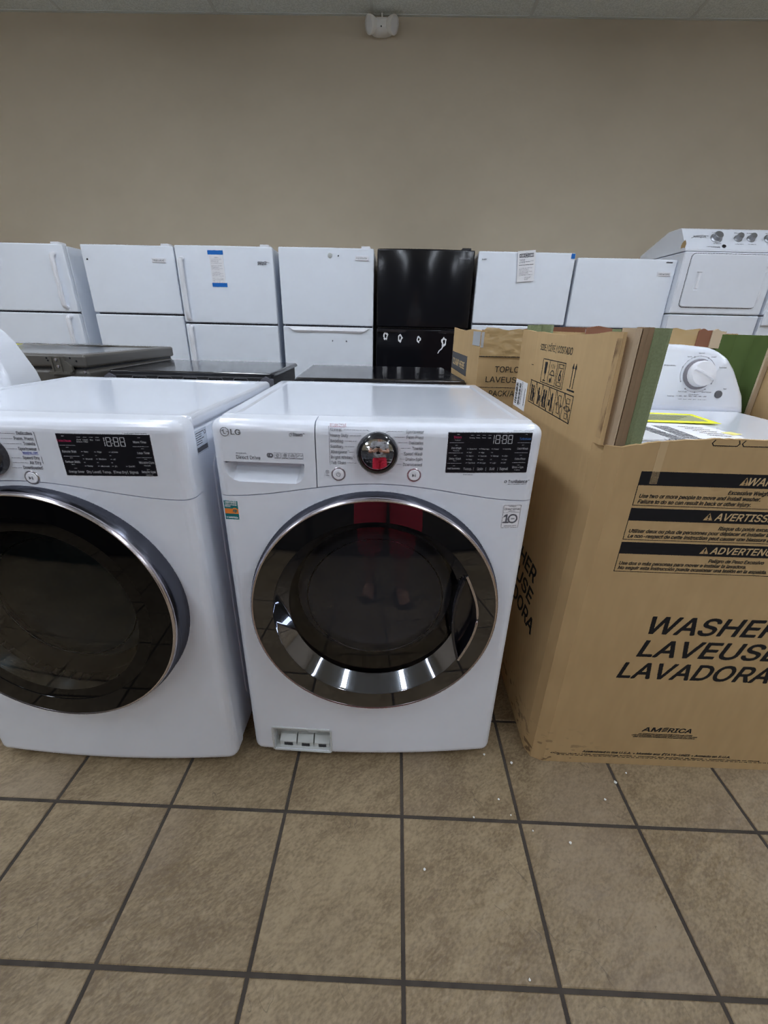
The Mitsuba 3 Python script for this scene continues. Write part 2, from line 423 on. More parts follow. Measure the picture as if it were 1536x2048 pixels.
def front_loader(name, label, cat_, loc, ang, washer):
    t = Thing(name, label, cat_, loc, ang)
    zc, rd = 0.555, (0.286 if washer else 0.292)
    # shell of the whole front, then cut into panel, drawer and lower front
    pts, out, n, r = [], rrect(-HW, 0.02, HW, MH, 0.024), 6, 0.024
    for k in range(n + 1):
        a = k / n * math.pi / 2
        g = out.buffer(-r * (1 - math.sin(a)) if k < n else 0)
        pts += [(x, r * (1 - math.cos(a)), z) for x, z in g.exterior.coords]
    pts += [(x, 0.055, z) for x, z in out.exterior.coords]
    F = to_mf(hullpts(pts))
    us = np.linspace(-0.4, 0.4, 81)
    up = sg.Polygon([(u, seam(u) + 0.0011) for u in us] + [(0.4, 1.1), (-0.4, 1.1)])
    dn = sg.Polygon([(u, seam(u) - 0.0011) for u in us] + [(0.4, -0.1), (-0.4, -0.1)])
    P = F ^ to_mf(extrude(up, -0.05, 0.06))
    L = F ^ to_mf(extrude(dn, -0.05, 0.06))
    L = L - to_mf(extrude(circle(0, zc, 0.262, 32), -0.05, 0.07))
    if washer:
        drain = sg.Polygon([(-0.281, 0.122), (-0.120, 0.122), (-0.120, 0.0375), (-0.281, 0.0375)]).buffer(-0.004).buffer(0.004)
        L = L - to_mf(extrude(drain, -0.05, 0.07))
        D = P ^ to_mf(extrude(sg.box(-0.4, -0.1, -0.1268, 1.1), -0.05, 0.06))
        P = P ^ to_mf(extrude(sg.box(-0.1248, -0.1, 0.4, 1.1), -0.05, 0.06))
        fp = [(-.320, .898), (-.319, .880), (-.313, .867), (-.303, .858), (-.290, .8545), (-.170, .8545), (-.159, .861), (-.152, .873), (-.1505, .899)]
        D = D - to_mf(hullpts([(x, v, z) for v in (-.02, .0015) for x, z in fp] + [(x, .034, z) for x in (-.305, -.165) for z in (.880, .899)]))
        D = D - to_mf(box(-.3185, -.152, .006, .034, .892, .909))
        t.add('detergent_drawer', warp(to_tm(D.refine_to_length(0.03))), WHITE, 25)
        slot = box(-.318, -.1525, .0325, .0345, .894, .9095)
        t.add('grip_recess', warp(slot), BLACKM, False, parent=t.key + '__detergent_drawer', label='dark slot of the drawer grip')
    t.add('control_panel', warp(to_tm(P.refine_to_length(0.03))), WHITE, 25)
    t.add('front_panel', warp(to_tm(L.refine_to_length(0.03))), WHITE, 25)
    cp = t.key + '__control_panel'
    # cabinet and top
    body = box(-.334, .334, .056, .64, .022, .953, .006)
    t.add('cabinet', body, WHITE, 20)
    for s in (-1, 1):
        side = pad(rrect(.138, .10, .58, .885, .05), 0, .004, .003)
        M = np.array([[0, s, 0, 0], [1, 0, 0, 0], [0, 0, 1, 0], [0, 0, 0, 1.0]]) if s < 0 else np.array([[0, -1, 0, 0], [1, 0, 0, 0], [0, 0, 1, 0], [0, 0, 0, 1.0]])
        v = np.array(side.vertices)
        side.vertices = np.column_stack([s * (.3365 - v[:, 1]), v[:, 0], v[:, 2]])
        t.add('side_panel', side, WHITE, 30, parent=t.key + '__cabinet')
    top = to_mf(rbox(-.339, .339, .0565, .655, .953, MH - .001, .012, 4))
    pocket = hullpts([(x, y, MH - .0045) for x in (-.302, .302) for y in (.085, .612)] + [(x, y, MH + .004) for x in (-.316, .316) for y in (.071, .626)])
    t.add('top_panel', to_tm(top - to_mf(pocket)), 'enamel_top', 25)
    for x in (-.29, .29):
        for y in (.09, .58):
            t.add('foot', move(lathe([(0, 0), (.022, 0), (.022, .012), (.014, .024), (0, .024)], 20, 'z'), (x, y, 0)), BLACKM)
    # knob
    kx, kz = (0.0, 0.9272) if washer else (-0.043, 0.912)
    kn = lathe([(.0425, .004), (.0425, -.001), (.0415, -.012), (.0385, -.017), (.0335, -.0185), (.033, -.0165), (0, -.0165)], 64)
    k0 = t.add('dial', warp(move(kn, (kx, 0, kz))), BLACKG, 35, parent=cp)
    cap = [(.0328, -.0100), (.0328, -.0205), (.0318, -.0222)] + [(.0318 * math.sqrt(1 - q), -.0222 - .0026 * q) for q in np.linspace(.05, 1, 14)]
    cap[-1] = (0, cap[-1][1])
    cm_ = lathe(cap, 64); cm_.apply_transform(trimesh.transformations.rotation_matrix(math.radians(-12.0), (1, 0, 0)))
    t.add('dial_cap', move(cm_, (kx, -BULGE, kz)), 'mirror_chrome', 35, parent=cp, label='mirror chrome cap of the dial')

    def button(x, z, icon):
        t.add('button', warp(move(lathe([(.0115, .002), (.0115, -.0022), (.0105, -.003), (0, -.0032)], 40), (x, 0, z))), WHITE2, 35, parent=cp)
        t.add('button_ring', warp(move(lathe([(.0148, .002), (.0148, -.001), (.0140, -.0020), (.0130, -.0020), (.0125, -.001), (.0120, .001)], 40), (x, 0, z))), 'chrome', 35, parent=cp, label='chrome ring round the button')
        d = Draw()
        if icon == 'power':
            d.poly(circle(0, 0, .0044).difference(circle(0, 0, .0036)).difference(sg.box(-.0014, 0, .0014, .01))); d.rect(-.0004, 0, .0004, .0058)
        else:
            d.poly(sg.Polygon([(-.004, -.0032), (-.004, .0032), (.0004, 0)])); d.rect(.0015, -.0032, .0021, .0032); d.rect(.0031, -.0032, .0037, .0032)
        t.add('button_icon', warp(d.mesh((x, -.0034, z))), INK, False, parent=cp)
    if washer:
        button(-.0801, .8795, 'power'); button(.0769, .8805, 'play')
    else:
        button(.0327, .8673, 'play')
    # print on the panel
    d = Draw()
    if washer:
        g = Draw()
        g.ring(-.3096, .9606, .0092, .0012); g.line([(-.3118, .9655), (-.3118, .9570), (-.3075, .9570)], .0013); g.poly(circle(-.3142, .9628, .0012, 8))
        g.line([(-.3060, .9610), (-.3028, .9610), (-.3028, .9598)], .0013)
        g.text('LG', .0105, -.2975, .9555, bold=True, w=.0205)
        t.add('emblem', warp(g.mesh((0, -.0006, 0), thick=.0006)), KNOBM, False, parent=t.key + '__detergent_drawer', label='grey round LG emblem')
        e = Draw()
        e.text('Steam', .0066, -.1705, .9568, bold=True, w=.0195).text('TM', .0018, -.1502, .9610)
        e.ring(-.1752, .9590, .0030, .0006).ring(-.1732, .9622, .0016, .0005)
        e.text('INVERTER', .0020, -.2914, .9160, w=.022).text('Direct Drive', .0078, -.2914, .9048, w=.0505)
        e.poly(circle(-.2220, .9150, .0050).union(circle(-.2185, .9150, .0048)).difference(sg.box(-.2245, .9135, -.2232, .918)).difference(circle(-.2185, .9153, .0020)))
        for q in (-.2050, -.1890, -.1735, -.1587):
            e.frame(q - .0068, .9092, q + .0068, .9212, .0004); e.rect(q - .005, .9101, q + .005, .9108)
        e.ring(-.2050, .9158, .0032, .0008).line([(-.2080, .9135), (-.2025, .9185)], .0007)
        e.ring(-.1890, .9158, .0036, .0008).poly(circle(-.1890, .9158, .0015, 8))
        e.line([(-.1770, .9125), (-.1770, .9160), (-.1735, .9190), (-.1700, .9160), (-.1700, .9125)], .0007).ring(-.1735, .9145, .0017, .0005)
        e.line([(-.1635, .9140), (-.1600, .9175), (-.1560, .9150), (-.1530, .9170)], .0007)
        t.add('lettering', warp(e.mesh((0, -.0004, 0))), INK, False, parent=t.key + '__detergent_drawer')
        left = [('Normal', .0228), ('Heavy Duty', .0358), ('Bedding', .0254), ('Sanitary', .0260), ('Allergiene', .0335), ('Bright Whites', .0440), ('Tub Clean', .0306)]
        right = [('Sportswear', .0361), ('Perm Press', .0342), ('Delicates', .0283), ('Towels', .0218), ('Speed Wash', .0384), ('Drain+Spin', .0342), ('Downloaded', .0390)]
        for i, ((a, wa), (b, wb_)) in enumerate(zip(left, right)):
            z = .9725 - i * .01137
            d.text(a, .0066, -.0949, z - .0033, w=wa).text(b, .0066, .0920, z - .0043, 'r', w=wb_)
            xr = math.sqrt(max(.0475 ** 2 - (z - kz) ** 2, .012 ** 2))
            if i == 0:
                d.line([(-.0949 + wa + .003, z), (-.021, z), (-.016, z - .003)], .0005).line([(.092 - wb_ - .003, z - .001), (.021, z - .001), (.016, z - .004)], .0005)
            elif -.0949 + wa + .003 < -xr - .001:
                d.line([(-.0949 + wa + .003, z), (-xr, z)], .0005)
                d.line([(.092 - wb_ - .003, z - .001), (xr, z - .001)], .0005)
        d.text('TM', .0016, -.0605, .9290).text('TM', .0016, -.0500, .9178)
        d.line([(-.0972, .9790), (-.0972, .8990)], .0005)
        d.ring(-.1030, .8838, .0036, .0005).ring(-.1030, .8838, .0018, .0005).text('Smart', .0013, -.103, .8770, 'c').text('Diagnosis', .0013, -.103, .8750, 'c')
        d.text('True', .0068, .2790, .8630, w=.0150).text('Balance', .0068, .2946, .8630, bold=True, w=.0265).text('TM', .0018, .3215, .8680)
        d.ring(.2733, .8662, .0030, .0013).text('Anti-vibration system', .0014, .2790, .8596, w=.042)
        d.text('* Extra Function : Hold 3 seconds', .0013, .3160, .9745, 'r', w=.042).text('Wi-Fi Call/Reset', .0014, .180, .8815, w=.020)
        s = Draw().text('STEAM CYCLE', .0048, -.0952, .9795, w=.0320).rect(-.0955, .9778, -.0630, .9784)
        t.add('heading', warp(s.mesh((0, -.0004, 0))), INKR, False, parent=cp, label='red underlined heading')
    else:
        rows = [('Delicates', .0300, .9580), ('Perm. Press', .0380, .9475), ('Towels', .0230, .9375), ('Sportswear', .0360, .9272), ('Speed Dry', .0330, .9090), ('Air Dry', .0225, .8990), ('Downloaded', .0385, .8885)]
        for a, wa, z in rows:
            d.text(a, .0066, .0600, z - .0033, 'r', w=wa)
            xk = kx + math.sqrt(max(.0475 ** 2 - (z - kz) ** 2, .012 ** 2))
            d.line([(.0600 - wa - .003, z - .001), (min(xk, .0600 - wa - .006), z - .001)], .0005)
        d.line([(.0622, .962), (.0640, .960), (.0640, .924)], .0005).line([(.0640, .912), (.0640, .897)], .0005)
        d.text('* Extra Function : Hold 3 seconds', .0014, .2780, .9610, 'r', w=.045)
        s = Draw().text('MANUAL DRY', .0046, .0600, .9165, 'r', w=.0300).rect(.0295, .9148, .0605, .9154)
        t.add('heading', warp(s.mesh((0, -.0004, 0))), mat('ink_blue', (.10, .12, .35), .5), False, parent=cp, label='blue underlined heading')
    t.add('lettering', warp(d.mesh((0, -.0004, 0))), INK, False, parent=cp)
    # display
    x0, x1, z0, z1 = (.1418, .3155, .8862, .9712) if washer else (.1050, .2830, .8740, .9592)
    t.add('display', warp(to_tm(to_mf(pad(rrect(x0, z0, x1, z1, .0012), -.0012, .002, .0008)).refine_to_length(.03))), BLACKG, 30, parent=cp, label='black glossy touch display')
    g, gr, gb = Draw(), Draw(), Draw()
    if washer:
        X = lambda x: x0 + (x - 105) / 1270 * (x1 - x0)
        Z = lambda y: z1 - (y - 108) / 620 * (z1 - z0)
        gr.text('Steam', .0050, X(245), Z(195), 'c', w=.0155); gb.text('TurboWash', .0046, X(1270), Z(215), 'c', w=.024)
        for tx, x, y, w_ in (('Pre Wash', 240, 358, .0200), ('Delay Wash', 232, 518, .0245), ('Add Garments', 226, 672, .0270), ('Cold Wash', 1252, 362, .0225), ('Extra Rinse', 1238, 522, .0225), ('Rinse + Spin', 1222, 655, .0240)):
            g.text(tx, .0044, X(x), Z(y), 'c', w=w_)
        for tx, x, y in (('* Pedal Lock', 245, 228), ('*Remote Start', 240, 388), ('*Wi-Fi', 232, 545), ('*Control Lock', 1215, 690)):
            g.text(tx, .0020, X(x), Z(y), 'c', w=.0130 if len(tx) > 8 else .007)
        for y, a, b in ((260, 132, 345), (415, 125, 345), (575, 115, 335), (258, 1160, 1365), (412, 1135, 1345), (566, 1122, 1330)):
            g.line([(X(a), Z(y)), (X(b), Z(y))], .0006)
        for x, y in ((250, 136), (240, 300), (232, 457), (226, 615), (1275, 132), (1252, 293), (1240, 450), (1222, 604)):
            g.line([(X(x - 18), Z(y)), (X(x + 18), Z(y))], .0007)
        cols = ((410, ('Extra Hot', 'Hot', 'Warm', 'Cold', 'Tap Cold')), (590, ('Extra High', 'High', 'Medium', 'Low', 'No Spin')), (782, ('Heavy', '', 'Normal', '', 'Light')), (955, ('Remote', None, 'High', 'Low', 'Off')))
        for x, names in cols:
            for k, nm in enumerate(names):
                if nm is None: continue
                y = 352 + k * 54
                g.line([(X(x - 8), Z(y)), (X(x + 14), Z(y))], .0009)
                if nm: g.text(nm, .0028, X(x + 28), Z(y + 11), sx=.9)
        for tx, x in (('Temp.', 440), ('Spin', 630), ('Soil', 818), ('Signal', 1002)):
            g.text(tx, .0054, X(x), Z(682), 'c', sx=.85)
        for x in (532, 725, 908):
            g.line([(X(x), Z(640)), (X(x - 2), Z(695))], .0005)
        for x, tx in ((460, 'Sensing'), (550, 'Wash'), (638, 'Rinse'), (722, 'Spin')):
            g.line([(X(x - 24), Z(146)), (X(x + 24), Z(146))], .0007); g.text(tx, .0022, X(x), Z(192), 'c')
        digits(g, X(785), Z(275), .0185, '18:88')
    else:
        X = lambda x: x0 + (x - 155) / 1215 * (x1 - x0)
        Z = lambda y: z1 - (y - 122) / 550 * (z1 - z0)
        gr.text('TurboSteam', .0046, X(250), Z(225), 'c', w=.0270)
        for tx, x, y, w_ in (('Remote Start', 280, 365, .0270), ('Reduce Static', 290, 500, .0290), ('Energy Saver', 305, 632, .0300), ('More Time', 1230, 232, .0245), ('Less Time', 1250, 372, .0230), ('Wrinkle Care', 1265, 500, .0290), ('Damp Dry Signal', 1268, 626, .0270)):
            g.text(tx, .0048, X(x), Z(y), 'c', w=w_)
        for tx, x, y in (('*Wi-Fi', 285, 528), ('*Drum Light', 1265, 532), ('*Control Lock', 1268, 660)):
            g.text(tx, .0022, X(x), Z(y), 'c', w=.0130 if len(tx) > 8 else .007)
        for y, a, b in ((270, 175, 380), (412, 188, 400), (274, 1130, 1335), (420, 1145, 1350)):
            g.line([(X(a), Z(y)), (X(b), Z(y))], .0006)
        for x, y in ((250, 152), (270, 296), (285, 434), (305, 572), (1230, 160), (1248, 302), (1262, 440), (1268, 578)):
            g.line([(X(x - 18), Z(y)), (X(x + 18), Z(y))], .0007)
        cols = ((445, ('Very', '', 'Normal', '', 'Damp')), (620, ('High', '', 'Medium', '', 'Ultra Low')), (808, ('60 min', '', '40', '', '20')), (990, (None, None, None, None, 'On/Off')))
        for x, names in cols:
            for k, nm in enumerate(names):
                if nm is None: continue
                y = 350 + k * 47
                g.line([(X(x - 8), Z(y)), (X(x + 12), Z(y))], .0009)
                if nm: g.text(nm, .0031, X(x + 28), Z(y + 10), sx=.9)
        for tx, x in (('Dry Level', 530), ('Temp.', 710), ('Time Dry', 890), ('Signal', 1070)):
            g.text(tx, .0054, X(x), Z(634), 'c', sx=.80)
        for x in (625, 800, 985):
            g.line([(X(x), Z(595)), (X(x + 4), Z(642))], .0005)
        for x, a, b in ((450, 'Flow', 'Sense'), (535, 'Clean', 'Filter'), (615, 'Dry', ''), (695, 'Cool', '')):
            g.line([(X(x - 24), Z(162)), (X(x + 24), Z(162))], .0007); g.text(a, .0028, X(x), Z(204), 'c')
            if b: g.text(b, .0028, X(x), Z(230), 'c')
        digits(g, X(770), Z(276), .0185, '18:88')
    dk = t.key + '__display'
    dk = cp
    t.add('display_lettering', warp(g.mesh((0, -.0016, 0))), GLOW, False, parent=dk)
    t.add('display_lettering', warp(gr.mesh((0, -.0016, 0))), GLOWR, False, parent=dk, label='red display word')
    if gb.m: t.add('display_lettering', warp(gb.mesh((0, -.0016, 0))), GLOWB, False, parent=dk, label='blue display word')

    # door
    k = rd / 0.286
    rim = [(rd - .002, .004), (rd + .001, -.006), (rd + .001, -.040), (rd - .001, -.050), (rd - .0035, -.056), (rd - .004, -.0575), (rd - .0035, -.0595), (rd - .005, -.0635), (rd - .0075, -.0655), (rd - .010, -.0645), (rd - .011, -.058), (rd - .03, -.045), (rd - .05, 0)]
    t.add('door', move(lathe(rim, 128), (0, 0, zc)), 'chrome', 40, label='round door with chrome rim and dark glass')
    dk = t.key + '__door'
    th = np.linspace(0, 1, 25)
    lens = sg.Polygon([(.202 + .034 * math.sin(math.pi * q), .661 - .228 * q) for q in th] + [(.200 - .020 * math.sin(math.pi * q), .433 + .228 * q) for q in th]) if washer else None
    ring = circle(0, zc, rd - .008, 32).difference(circle(0, zc, .231 * k, 32))
    if lens is not None:
        ring = ring.difference(lens)
    sag = .010
    TL = trimesh.transformations.concatenate_matrices(trimesh.transformations.translation_matrix((0, 0, zc)), trimesh.transformations.rotation_matrix(-DOOR_TILT, (1, 0, 0)), trimesh.transformations.translation_matrix((0, 0, -zc)))

    def tilt_(m):
        m = m.copy(); m.apply_transform(TL); return m

    def open_(m):
        if lens is None: return m
        c_ = m.triangles_center; hole = affinity.scale(lens, 1.03, 1.0)
        import shapely
        m.update_faces(~shapely.contains_xy(hole, c_[:, 0], c_[:, 2])); return m
    scene.pop(t.key + '__door')
    t.add('door', tilt_(move(lathe(rim[4:], 128), (0, 0, zc))), 'chrome', 40)
    t.add('rim_side', tilt_(move(lathe([(rd - .002, .012)] + rim[1:5], 128), (0, 0, zc))), 'dark_chrome', 40, parent=dk, label='dark chrome flank of the door rim')
    t.add('door_ring', tilt_(sheet(ring, -.063, sag, rd, zc)), RINGB if washer else 'door_ring_dark', True, parent=dk, label='glossy black border of the door glass')
    ve = -.063 - sag * (1 - (.231 * k / rd) ** 2)
    rs_ = np.linspace(.2305, .2025, 9) * k
    slope = [(.231 * k, ve)] + [(q, ve + .0015 + (.2305 * k - q) * (1.40 if washer else .0)) for q in rs_]
    v_in = slope[-1][1]
    t.add('glass_bevel', tilt_(open_(move(lathe(slope, 200), (0, 0, zc)))), 'bevel_mirror' if washer else 'door_ring_dark', 40, parent=dk, label='sloping mirror-bright edge of the door glass')
    win = [(.2025 * k * (1 - q), v_in - .008 * (1 - (1 - q) ** 2)) for q in np.linspace(0, 1, 26)]
    win[-1] = (0, win[-1][1])
    t.add('door_glass', tilt_(open_(move(lathe(win, 160), (0, 0, zc)))), 'smoked_glass' if washer else 'smoked_glass_dark', True, parent=dk, label='smoked round door glass')
    t.add('inner_ring', move(lathe([(.205 * k, -.015), (.192 * k, .020), (.190 * k, .030)], 96), (0, 0, zc)), BLACKM, 40, parent=dk)
    t.add('glass_bowl', move(lathe([(.178 * k, .000), (.182 * k, .008), (.186 * k, .07), (.175 * k, .11), (.150 * k, .150), (.10 * k, .172), (0, .178)], 72), (0, 0, zc)), 'bowl_glass', 60, parent=dk)
    if lens is not None:
        ctr = np.array([.2045, .547]); pts = np.array(lens.exterior.coords)[:-1]; n = len(pts)
        fv = lambda p: -.063 - sag * (1 - ((p[:, 0] ** 2 + (p[:, 1] - zc) ** 2) / rd ** 2))
        rings = [np.column_stack([pts[:, 0], fv(pts), pts[:, 1]])]
        for s_, v in ((.93, -.050), (.86, -.032)):
            q = ctr + (pts - ctr) * s_
            rings.append(np.column_stack([q[:, 0], np.full(n, v), q[:, 1]]))
        V = np.vstack(rings + [[[ctr[0], -.030, ctr[1]]]])
        Fc = [(a * n + i, a * n + (i + 1) % n, (a + 1) * n + (i + 1) % n) for a in (0, 1) for i in range(n)] + [(a * n + i, (a + 1) * n + (i + 1) % n, (a + 1) * n + i) for a in (0, 1) for i in range(n)]
        Fc += [(2 * n + i, 2 * n + (i + 1) % n, 3 * n) for i in range(n)]
        t.add('handle_recess', tilt_(trimesh.Trimesh(V, Fc, process=False)), BLACKG, 40, parent=dk, label='hollow black finger recess in the door')
        lip = np.array(list(lens.exterior.coords)[:-2])
        t.add('recess_lip', tilt_(tube(np.column_stack([lip[:, 0], fv(lip) + .001, lip[:, 1]]), .0034)), BLACKG, 50, parent=dk)
        arc = np.array([(.202 + .034 * math.sin(math.pi * q), .661 - .228 * q) for q in np.linspace(.0, 1, 24)])
        t.add('handle', tilt_(tube(np.column_stack([arc[:, 0] - .001, fv(arc) - .0005, arc[:, 1]]), .0036)), 'chrome', 50, parent=dk, label='curved chrome grip strip at the door edge')
    tor = lathe([(.163 + .0016 * math.cos(a), .0016 * math.sin(a)) for a in np.linspace(0, 2 * math.pi, 9)], 96)
    t.add('bowl_lip', move(tor, (0, .002, zc)), 'chrome', 60, parent=dk, label='thin bright lip of the glass bowl')
    t.add('gasket', move(lathe([(.262, .0), (.262, .03), (.225, .045), (.215, .06), (.222, .10), (.240, .118), (.245, .125)], 72), (0, 0, zc)), RUB, 40)
    drum = lathe([(.243, .12), (.243, .44), (.235, .452), (0, .456)], 72)
    t.add('drum', move(drum, (0, 0, zc)), DRUMM, 40)
    for q in range(3):
        a = q * 2.094 + .5
        b = hullpts([(x, y, z) for y in (.16, .40) for x, z in ((-.05, -.241), (.05, -.241), (-.018, -.195), (.018, -.195))])
        b.apply_transform(trimesh.transformations.rotation_matrix(a, (0, 1, 0))); b.apply_translation((0, 0, zc))
        t.add('baffle', b, GREYW, False, parent=t.key + '__drum')
    if washer:
        # open service hatch with the drain filter
        hx0, hx1, hz0, hz1 = -.281, -.120, .0375, .122
        pk = [box(hx0 - .003, hx1 + .003, .030, .033, hz0 - .003, hz1 + .003), box(hx0 - .004, hx0, -.004, .063, hz0, hz1), box(hx1, hx1 + .004, -.004, .063, hz0, hz1), box(hx0, hx1, -.004, .063, hz1, hz1 + .004)]
        pk.append(hullpts([(x, y, z) for x in (hx0, hx1) for y, z in ((-.004, hz0 - .003), (-.004, hz0), (.032, hz0 - .003), (.032, hz0 + .012))]))
        t.add('service_hatch', warp(cat(pk)), GREYW, False, label='open grey service hatch at the lower left')
        hk = t.key + '__service_hatch'
        lip = sg.box(hx0 - .003, hz0 - .003, hx1 + .001, hz1).difference(sg.box(hx0 + .0015, hz0 + .0015, hx1 - .001, hz1 + .01))
        t.add('hatch_frame', warp(extrude(lip, -.0006, .004)), WHITE, False, parent=hk)
        for i, (a, b) in enumerate(((-.268, -.221), (-.217, -.172), (-.168, -.124))):
            step = hullpts([(x, y, z) for x in (a, b) for y, z in ((.010, hz0), (.010, hz0 + .018), (.030, hz0), (.030, hz0 + .030), (.024, hz0 + .030))])
            t.add('rib', warp(step), GREYW, False, parent=hk)
            t.add('slot', warp(box(a + .012, b - .010, .0085, .0105, hz0 + .004, hz0 + .015, .0008)), BLACKM, False, parent=hk, label='small black slot')
        t.add('drain_cap', warp(move(lathe([(.034, .031), (.034, .022), (.030, .019), (.027, .022), (.024, .024), (0, .024)], 40), (-.172, 0, .112))), GREYW, 35, parent=hk)
        t.add('drain_hole', warp(move(lathe([(.0225, .0238), (.0225, .0228), (0, .0228)], 32), (-.172, 0, .112))), BLACKM, 35, parent=hk)
        t.add('drain_hose', warp(tube([(-.249, .026, .120), (-.249, .022, .100), (-.238, .020, .096), (-.238, .020, .112)], .0042)), BLACKM, 50, parent=hk, label='black drain hose end')
        # stickers
        fk = t.key + '__front_panel'
        x0, x1, z0, z1 = -.3321, -.3017, .7651, .8086
        t.add('sticker', warp(extrude(sg.box(x0, z0, x1, z1), -.0004, .002)), TEAL, False, parent=fk, label='small teal and orange certification sticker')
        t.add('sticker_print', warp(cat([extrude(sg.box(x0, z0 + .0135, x1, z0 + .0255), -.0006, 0), extrude(circle(-.3090, .7860, .0068), -.0007, 0)])), ORANGE, False, parent=fk)
        s = Draw().text('CERTIFIED', .0048, -.3169, .8028, 'c', bold=True, w=.0265).text('asthma & allergy', .0028, -.3165, .7985, 'c', bold=True, w=.0255).text('friendly', .0028, -.3305, .7948, bold=True, w=.0125).ring(-.3285, .7700, .0016, .0005)
        for q in range(3): s.line([(-.3255, .7712 - q * .0014), (-.3050 + q * .001, .7712 - q * .0014)], .0006)
        t.add('sticker_print', warp(s.mesh((0, -.0006, 0))), PAPER, False, parent=fk)
        s = Draw().ring(-.3090, .7860, .0044, .0007).poly(circle(-.3075, .7870, .0014, 8)).poly(circle(-.3105, .7862, .0014, 8)).poly(circle(-.3085, .7838, .0014, 8))
        t.add('sticker_print', warp(s.mesh((0, -.0009, 0))), TEAL, False, parent=fk)
        x0, x1, z0, z1 = .2765, .3180, .7560, .8130
        t.add('sticker', warp(extrude(rrect(x0, z0, x1, z1, .002), -.0003, .002)), PAPER, False, parent=fk, label='white ten year warranty sticker')
        s = Draw()
        s.poly(rrect(x0 + .0012, z0 + .0012, x1 - .0012, z1 - .0012, .0015).difference(rrect(x0 + .0018, z0 + .0018, x1 - .0018, z1 - .0018, .0012)))
        c = (x0 + x1) / 2
        s.text('INVERTER', .0020, c, .8075, 'c', w=.016).text('Direct Drive', .0052, c, .8000, 'c', w=.0340).text('MOTOR', .0020, c, .7960, 'c', w=.015).line([(x0 + .003, .794), (x1 - .003, .794)], .0003)
        s.text('1', .0200, .2800, .7690, bold=True).ring(.3015, .7790, .0113, .0034).text('YEAR', .0026, .3015, .7777, 'c', bold=True, w=.0085).text('WARRANTY', .0022, c, .7605, 'c', w=.029)
        t.add('sticker_print', warp(s.mesh((0, -.0005, 0))), INK, False, parent=fk)
    else:
        s = Draw().text('DRYER', .006, 0, 0)
        lab = box(.3335, .3345, .072, .130, .897, .948)
        t.add('rating_label', lab, mat('label_silver', (.52, .56, .62), .4), False, label='silver rating label on the side')
        s = Draw()
        for q in range(6): s.line([(.075, .942 - q * .0048), (.075 + (.028 if q % 3 else .038), .942 - q * .0048)], .0016)
        s.rect(.075, .901, .127, .911).ring(.121, .938, .0045, .0012)
        t.add('label_print', s.mesh((.3346, 0, 0), (0, 1, 0), (0, 0, 1)), INK, False, parent=t.key + '__rating_label')
    return t


front_loader('front_load_washer', 'white front-loading washing machine with round dark glass door in the middle of the shop floor', 'washing machine', (-0.0326, 0.8519, 0), 0.0369, True)
front_loader('front_load_dryer', 'white front-loading clothes dryer with dark glass door, left of the washing machine', 'clothes dryer', (-0.758, 0.805, 0), 0.0, False)


# ------------------------------------------------------------------ refrigerators along the back wall
FY = 3.80


def bowed(x0, x1, z0, z1, v0, v1, bow=0.012, r=0.010):
    m = to_tm(to_mf(rbox(x0, x1, v0, v1, z0, z1, r, 3)).refine_to_length(0.09))
    v = np.array(m.vertices); c, h = (x0 + x1) / 2, (x1 - x0) / 2
    v[:, 1] -= bow * (1 - ((v[:, 0] - c) / h) ** 2) * (v[:, 1] < (v0 + v1) / 2)
    m.vertices = v; return m


def bar_handle(x, za, zb, y):
    """long white bar on two feet, bent at its ends"""
    dz_ = (zb - za) * .06
    p = [(x, y + .012, za), (x, y - .020, za + dz_ * .4), (x, y - .030, za + dz_)] + [(x, y - .032, za + (zb - za) * q) for q in (.3, .5, .7)] + [(x, y - .030, zb - dz_), (x, y - .020, zb - dz_ * .4), (x, y + .012, zb)]
    m = tube(p, .014, 12); v = np.array(m.vertices); v[:, 0] = x + (v[:, 0] - x) * 1.35; m.vertices = v; return m


def fridge(label, x0, x1, ztop, zs, color, handle=None, badge=None, bow=0.012, hinge=True, trim=False):
    t = Thing('refrigerator', label, 'refrigerator', (0, FY, 0))
    dark = GREYW if color != BLACKF else BLACKM
    t.add('cabinet', box(x0 + .004, x1 - .004, .055, .70, .03, ztop - .006, .004), color, 20)
    for x in (x0 + .06, x1 - .06):
        t.add('foot', move(lathe([(0, 0), (.02, 0), (.02, .03), (0, .03)], 16, 'z'), (x, .12, 0)), BLACKM)
    t.add('door_gasket', box(x0 + .012, x1 - .012, .045, .056, .1, ztop - .012), RUB, False)
    t.add('kick_plate', box(x0 + .01, x1 - .01, .05, .075, .03, .10, .003), dark, False)
    a = t.add('freezer_door', bowed(x0, x1, zs + .006, ztop, 0, .046, bow), color, 25)
    b = t.add('door', bowed(x0, x1, .105, zs - .006, 0, .046, bow), color, 25)
    if hinge:
        t.add('hinge_cover', box(x1 - .10, x1 - .03, .012, .10, ztop - .002, ztop + .016, .004), WHITE2 if color != BLACKF else BLACKM, 20)
    if badge == 'bar':
        pass
    return t, a, b


def badge(t, parent, text, x, z, w, h, m=INK, plate=None, y=-.0135, bold=False):
    """brand letters; plate: the pale plate behind them"""
    if plate:
        t.add('badge', box(x - w * .62, x + w * .62, y, y + .012, z - h * 1.1, z + h * 1.6, .001), plate, False, parent=parent)
    t.add('badge_lettering', Draw().text(text, h, x, z - h * .35, 'c', w=w, bold=bold).mesh((0, y - .0003, 0)), m, False, parent=parent)


def sticker_note(t, parent, x0, x1, z0, z1, y, m):
    t.add('sticker', box(x0, x1, y, y + .004, z0, z1), m, False, parent=parent)


